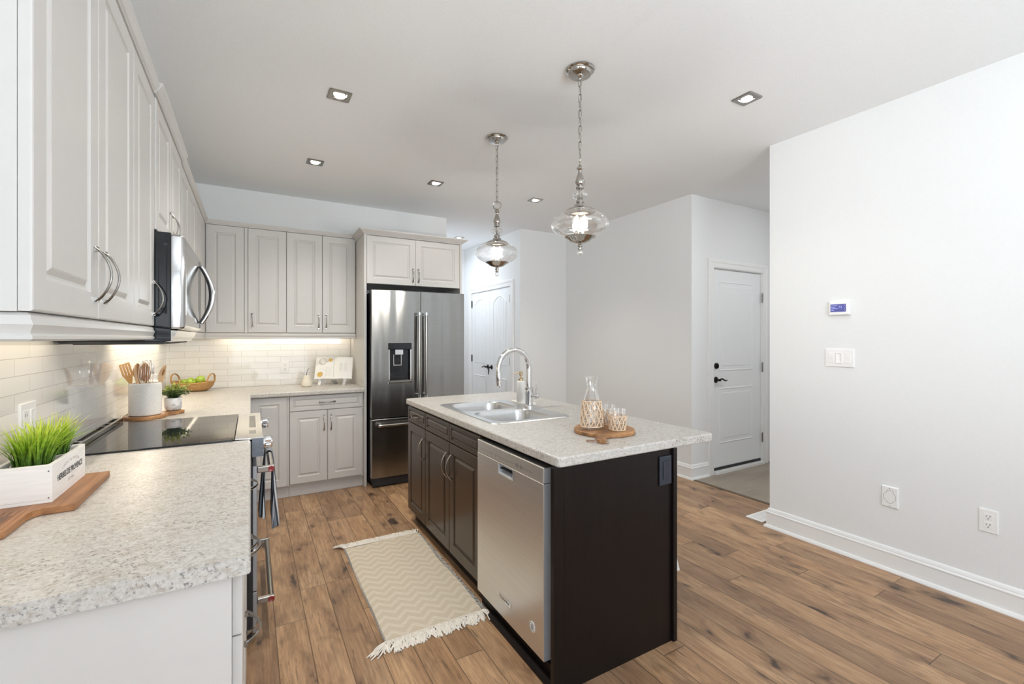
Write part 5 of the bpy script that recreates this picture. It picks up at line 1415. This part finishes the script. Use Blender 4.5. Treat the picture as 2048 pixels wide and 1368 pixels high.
# cookbook on its stand
t0 = Vector((0.690, 4.668, ZC)); yb = math.radians(-20)
def stand_frame(px, py, rz): return None
t = thing('book_stand', 'white marble book stand holding the open cookbook', 'book stand', t0, yb)
tilt = math.radians(24)
def sl(u, v, w):   # u along, v up the tilted face, w out towards the camera
    return Vector((u, -w*math.cos(tilt)+v*math.sin(tilt), 0.052 + v*math.cos(tilt)+w*math.sin(tilt)))
bm = NB(); P = [sl(*p) for p in ((-0.150,0.0,-0.012),(0.150,0.0,-0.012),(0.150,0.19,-0.012),(-0.150,0.19,-0.012),(-0.150,0.0,-0.004),(0.150,0.0,-0.004),(0.150,0.19,-0.004),(-0.150,0.19,-0.004))]
vs = [bm.verts.new(p) for p in P]
for f in ((0,3,2,1),(4,5,6,7),(0,1,5,4),(1,2,6,5),(2,3,7,6),(3,0,4,7)): bm.faces.new([vs[i] for i in f])
obj('back_plate', bm, 'marble', t, local=True)
for s in (-1, 1):
    bm = NB(); u0 = s*0.112
    ring_poly(bm, [[(u, y, z) for y, z in ((-0.060,0.0),(-0.040,0.0),(0.004,0.034),(0.018,0.062),(0.010,0.064),(-0.020,0.046),(-0.026,0.062),(-0.034,0.060),(-0.030,0.036),(-0.062,0.008))] for u in (u0-0.013, u0+0.013)])
    obj('foot', bm, 'marble', t, local=True, bevel=0.001)
bm = NB(); ring_poly(bm, [[(u, y, z) for y, z in ((0.010,0.060),(0.020,0.055),(0.135,0.0),(0.120,0.0))] for u in (-0.02, 0.02)])
obj('rear_strut', bm, 'marble', t, local=True)
t = thing('cookbook', 'open cookbook with food photos propped on the marble stand', 'book', t0 + Vector((0,0,0.05)), yb)
def pg(u, v, w): q = sl(u, v, w); return q - Vector((0,0,0.05))
for s, nm in ((-1,'left_page'),(1,'right_page')):
    bm = NB(); n = 10; rings = []
    for i in range(n+1):
        q = i/n; u = s*(0.001 + 0.168*q); bulge = 0.013*math.sin(PI*min(1,q*1.05))**0.7*(1-q*0.55) + 0.004
        rings.append([pg(u, 0.004, bulge), pg(u, 0.004, -0.0035), pg(u, 0.226, -0.0035), pg(u, 0.226, bulge)])
    ring_poly(bm, rings); obj('page_block', bm, 'paper', t, local=True, smooth=True)
    bm = NB(); Q = [pg(*p) for p in ((s*0.0,0.0,-0.0036),(s*0.174,0.0,-0.0036),(s*0.174,0.230,-0.0036),(s*0.0,0.230,-0.0036),(s*0.0,0.0,-0.0039),(s*0.174,0.0,-0.0039),(s*0.174,0.230,-0.0039),(s*0.0,0.230,-0.0039))]
    vs = [bm.verts.new(p) for p in Q]
    for f in ((0,3,2,1),(4,5,6,7),(0,1,5,4),(1,2,6,5),(2,3,7,6),(3,0,4,7)): bm.faces.new([vs[i] for i in f])
    obj('cover', bm, 'photo', t, local=True)
def page_w(u):
    q = min(1, abs(u)/0.169); return 0.013*math.sin(PI*min(1,q*1.05))**0.7*(1-q*0.55) + 0.0048
def patch(name, mat, poly):
    bm = NB(); vs = [bm.verts.new(pg(u, v, page_w(u)+dw)) for u, v, dw in poly]; bm.faces.new(vs); obj(name, bm, mat, t, local=True)
def ell(cu, cv, a, b, dw, n=24): return [(cu+a*math.cos(2*PI*i/n), cv+b*math.sin(2*PI*i/n), dw) for i in range(n)]
for cu, cv, r, mt in ((-0.105,0.180,0.036,'plate'),(-0.105,0.182,0.024,'paper'),(-0.110,0.058,0.048,'plate'),(-0.110,0.058,0.046,'paper'),(-0.122,0.048,0.030,'plate'),(-0.122,0.048,0.026,'food'),(-0.035,0.195,0.019,'food'),(-0.060,0.180,0.011,'plate')):
    patch('printed_picture', mt, ell(cu, cv, r, r, 0.0004 + (0.0003 if mt in ('paper','food') else 0)))
for k in range(7): patch('printed_lines', 'plate', [(-0.075,0.115-k*0.014,0.0004),(-0.022,0.115-k*0.014,0.0004),(-0.022,0.118-k*0.014,0.0004),(-0.075,0.118-k*0.014,0.0004)])
patch('printed_panel', 'photo', [(0.055,0.075,0.0004),(0.125,0.075,0.0004),(0.125,0.165,0.0004),(0.055,0.165,0.0004)])
for k in range(3): patch('printed_lines', 'plate', [(0.070,0.105+k*0.018,0.0007),(0.110,0.105+k*0.018,0.0007),(0.110,0.108+k*0.018,0.0007),(0.070,0.108+k*0.018,0.0007)])

# ---- island objects
t = thing('soap_tray', 'white rectangular tray under the soap bottle behind the faucet', 'tray', (1.628,2.665,ZC), math.radians(0))
obj('slab', B(1.585, 1.672, 2.565, 2.765, ZC, 0.920), 'whitecer', t, bevel=0.003)
t = thing('soap_dispenser', 'white soap bottle with a champagne metal pump on the tray', 'soap dispenser', (1.607,2.655,0.9205), 0)
sx, sy, sz = 1.614, 2.672, 0.9205
obj('bottle', lathe(NB(), [(0,0),(0.028,0),(0.030,0.003),(0.030,0.128),(0.027,0.138),(0.016,0.144),(0.0,0.144)], (sx,sy,sz), 30), 'whitecer', t, smooth=True)
pm = obj('pump', lathe(NB(), [(0.016,0.1442),(0.016,0.160),(0.012,0.163),(0.006,0.164),(0.006,0.176),(0.011,0.178),(0.012,0.204),(0.009,0.207),(0,0.207)], (sx,sy,sz), 20), 'gold', t, smooth=True)
obj('nozzle', tube(NB(), [(sx,sy,sz+0.199),(sx-0.028,sy+0.018,sz+0.196),(sx-0.046,sy+0.029,sz+0.186)], [0.0045,0.004,0.003], 10), 'gold', pm, smooth=True)
# round serving board
RX, RY, RR = 1.476, 1.668, 0.145
t = thing('serving_board', 'round rustic wooden serving board under the carafe on the island', 'serving board', (RX,RY,ZC), 0)
hd = Vector((1.300-RX, 1.487-RY, 0)); hd.normalize(); sd = Vector((-hd.y, hd.x, 0)); a0 = math.atan2(hd.y, hd.x)
poly = []
for i in range(41):
    a = a0 + math.radians(14) + math.radians(332)*i/40; rr = RR*(1+0.012*math.sin(5*a)+0.008*math.sin(11*a+1))
    poly.append((RX+rr*math.cos(a), RY+rr*math.sin(a)))
def hp(l, s): p = Vector((RX,RY,0))+hd*l+sd*s; return (p.x, p.y)
poly += [hp(0.160,-0.020), hp(0.190,-0.017), hp(0.220,-0.022), hp(0.243,-0.019), hp(0.250,-0.008), hp(0.250,0.008), hp(0.243,0.019), hp(0.220,0.022), hp(0.190,0.017), hp(0.160,0.020)]
bm = NB(); convex_board(bm, poly, ZC, 0.9245, 0.004)
obj('plank', bm, 'board2', t)
c = Vector(hp(0.232,0)+(0.0,)); 
bm = NB(); pts = []
for q in ((0.232,0.0,0.9262),(0.240,0.012,0.9262),(0.245,0.026,0.9170),(0.248,0.040,0.9090),(0.235,0.060,0.9082),(0.215,0.066,0.9082),(0.210,0.052,0.9082),(0.225,0.034,0.9095),(0.236,0.024,0.9180),(0.236,0.010,0.9262)):
    p = hp(q[0], -q[1]); pts.append((p[0], p[1], q[2]))
tube(bm, pts, 0.0018, 6, closed=True)
pts = []
for q in ((0.228,-0.020,0.9262),(0.250,-0.016,0.9262),(0.2540,-0.010,0.9180),(0.262,0.0,0.9080),(0.262,0.020,0.9080),(0.248,0.040,0.9080)):
    p = hp(q[0], q[1]-0.010); pts.append((p[0], p[1], q[2]))
tube(bm, pts, 0.0018, 6)
obj('leather_cord', bm, 'leather', t, smooth=True)
def cane_sleeve(parent, cx, cy, cz, prof, nw, rows, mat='rattan'):
    """open cane weave round a vessel: crossing diagonal strands, rails top and bottom"""
    z0, z1 = prof[0][1], prof[-1][1]
    def rad(z):
        for (ra, za), (rb, zb) in zip(prof[:-1], prof[1:]):
            if za <= z <= zb: return ra+(rb-ra)*(z-za)/max(1e-6, zb-za)
        return prof[-1][0]
    bm = NB()
    for s in (-1, 1):
        for k in range(nw):
            pts = []; m = 6*rows
            for i in range(m+1):
                q = i/m; z = z0+(z1-z0)*q; r = rad(z)+0.0022+0.0010*s*math.cos(q*rows*2*PI+k)
                zig = abs(((q*rows) % 2)-1)
                a = 2*PI*(k + s*0.5*zig)/nw
                pts.append((cx+r*math.cos(a), cy+r*math.sin(a), cz+z))
            tube(bm, pts, 0.0028, 5)
    for i in range(rows+1):
        z = z0+(z1-z0)*i/rows; r = rad(z)+0.0032
        tube(bm, [(cx+r*math.cos(2*PI*j/36), cy+r*math.sin(2*PI*j/36), cz+z) for j in range(36)], 0.0026 if i in (0, rows) else 0.0015, 6, closed=True)
    return obj('cane_sleeve', bm, mat, parent, smooth=True, label='woven cane sleeve')
t = thing('carafe', 'clear glass carafe with a woven cane sleeve on the round board', 'carafe', (1.418,1.690,0.925), 0)
cx, cy, cz = 1.418, 1.690, 0.925
obj('glass_body', lathe(NB(), [(0,0.002),(0.047,0.001),(0.050,0.004),(0.0505,0.03),(0.048,0.07),(0.0425,0.12),(0.036,0.15),(0.028,0.175),(0.0248,0.195),(0.0250,0.210),(0.031,0.240),(0.0335,0.247),(0.0315,0.2465),(0.0232,0.210),(0.0230,0.195),(0.0262,0.175),(0.0340,0.15),(0.0405,0.12),(0.046,0.07),(0.048,0.03),(0.046,0.010),(0,0.010)], (cx,cy,cz), 40), 'glass', t, smooth=True)
cane_sleeve(t, cx, cy, cz, [(0.0505,0.014),(0.0505,0.03),(0.048,0.07),(0.0425,0.12),(0.0400,0.131)], 12, 4)
def tumbler(cx, cy, label):
    cz = 0.925
    t = thing('tumbler', label, 'drinking glass', (cx,cy,cz), 0, 'cane wrapped tumblers')
    obj('glass_body', lathe(NB(), [(0,0.001),(0.033,0.001),(0.0345,0.004),(0.0415,0.097),(0.0400,0.0975),(0.0330,0.012),(0,0.011)], (cx,cy,cz), 36), 'glass', t, smooth=True)
    cane_sleeve(t, cx, cy, cz, [(0.0345,0.004),(0.0395,0.068)], 12, 2)
tumbler(1.495, 1.597, 'cane wrapped glass tumbler nearer the camera on the round board')
tumbler(1.545, 1.722, 'cane wrapped glass tumbler partly hidden behind the nearer one')

# ---- rug
t = thing('rug', 'cream woven runner rug with zigzag pattern and fringed ends', 'rug', (0.77,2.53,0.0), 0)
bm = NB(); nx, ny = 16, 34
def rugz(x, y): return 0.0075+0.0022*math.sin(x*13+y*5)*math.sin(y*7)
gx = [0.520+(1.000-0.520)*i/nx for i in range(nx+1)]; gy = [2.015+(3.050-2.015)*j/ny for j in range(ny+1)]
top = [[bm.verts.new((x+0.004*math.sin(y*9), y+0.006*math.sin(x*8), rugz(x,y))) for y in gy] for x in gx]
bot = [[bm.verts.new((x+0.004*math.sin(y*9), y+0.006*math.sin(x*8), 0.0008)) for y in gy] for x in gx]
for i in range(nx):
    for j in range(ny):
        bm.faces.new((top[i][j],top[i+1][j],top[i+1][j+1],top[i][j+1])); bm.faces.new((bot[i][j],bot[i][j+1],bot[i+1][j+1],bot[i+1][j]))
for j in range(ny):
    bm.faces.new((top[0][j],top[0][j+1],bot[0][j+1],bot[0][j])); bm.faces.new((top[nx][j+1],top[nx][j],bot[nx][j],bot[nx][j+1]))
for i in range(nx):
    bm.faces.new((top[i+1][0],top[i][0],bot[i][0],bot[i+1][0])); bm.faces.new((top[i][ny],top[i+1][ny],bot[i+1][ny],bot[i][ny]))
obj('weave', bm, 'rug', t, smooth=True)
rd = random.Random(21)
for nm, ybase, dirn in (('fringe',2.020,-1),('fringe',3.046,1)):
    bm = NB()
    for k in range(230):
        x = 0.518+(0.998-0.518)*k/229; L = rd.uniform(0.052,0.084); dx = rd.gauss(-0.012, 0.020) - (0.05 if x < 0.545 else 0) + (0.008 if x > 0.98 else 0)
        pts = []; h = rd.uniform(0.004, 0.014)
        for i in range(6):
            q = i/5; pts.append((x+dx*q+0.006*math.sin(q*6+k*1.7), ybase+dirn*L*q, 0.0062*(1-q)+0.0034+h*math.sin(PI*min(1,q*1.15))*0.8))
        tube(bm, pts, [0.0030,0.0031,0.0032,0.0033,0.0035,0.0028], 5)
    f = obj(nm, bm, 'yarn', t, smooth=True); f['kind'] = 'stuff'
bm = NB()
for k in range(150):
    y = 2.02+(3.045-2.02)*k/149; L = rd.uniform(0.014,0.026)
    tube(bm, [(1.000,y,0.006),(1.000+L*0.6,y+rd.gauss(0,0.006),0.0055),(1.000+L,y+rd.gauss(0,0.010),0.0035)], [0.0028,0.0028,0.002], 5)
f = obj('frayed_edge', bm, 'yarn_grey', t, smooth=True); f['kind'] = 'stuff'
bm = NB()
for k in range(90):
    y = 2.025+(3.035-2.025)*k/89
    tube(bm, [(0.523,y,0.008),(0.515,y+0.004,0.0052),(0.522,y+0.009,0.0030)], 0.0022, 5)
f = obj('bound_edge', bm, 'yarn_grey', t, smooth=True); f['kind'] = 'stuff'

# ---- stool behind the island (one white foot shows)
SX, SY = 1.978, 2.02
t = thing('bar_stool', 'white bar stool behind the island, one splayed foot showing', 'stool', (SX,SY,0), 0)
bm = NB(); ring_poly(bm, [[(SX+u, SY+v, z) for u, v in rrect(-0.13+i, 0.13-i, -0.13+i, 0.13-i, 0.05, 5)] for z, i in ((0.615,0.01),(0.622,0),(0.645,0),(0.655,0.012))])
obj('seat', bm, 'white', t, smooth=True)
for a, b in ((1,-1),(1,1),(-1,1),(-1,-1)):
    top_ = Vector((SX+a*0.09, SY+b*0.09, 0.614)); ft = Vector((SX+a*0.186, SY+b*0.205, 0.0))
    bm = NB(); r0, r1 = 0.013, 0.019
    ring_poly(bm, [[(c_.x+u, c_.y+v, c_.z) for u, v in rrect(-r, r, -r, r, 0.004, 2)] for c_, r in ((ft, r0), (top_, r1))])
    obj('leg', bm, 'white', t)
for a, b, c_, d_ in ((1,-1,1,1),(-1,1,-1,-1)):
    obj('stretcher', tube(NB(), [(SX+a*0.128, SY+b*0.138, 0.34), (SX+c_*0.128, SY+d_*0.138, 0.34)], 0.009, 8), 'white', t)

sc.cycles.diffuse_bounces = 8
sc.cycles.max_bounces = 14
sc.cycles.transparent_max_bounces = 16
sc.cycles.sample_clamp_indirect = 6.0
sc.cycles.caustics_reflective = False
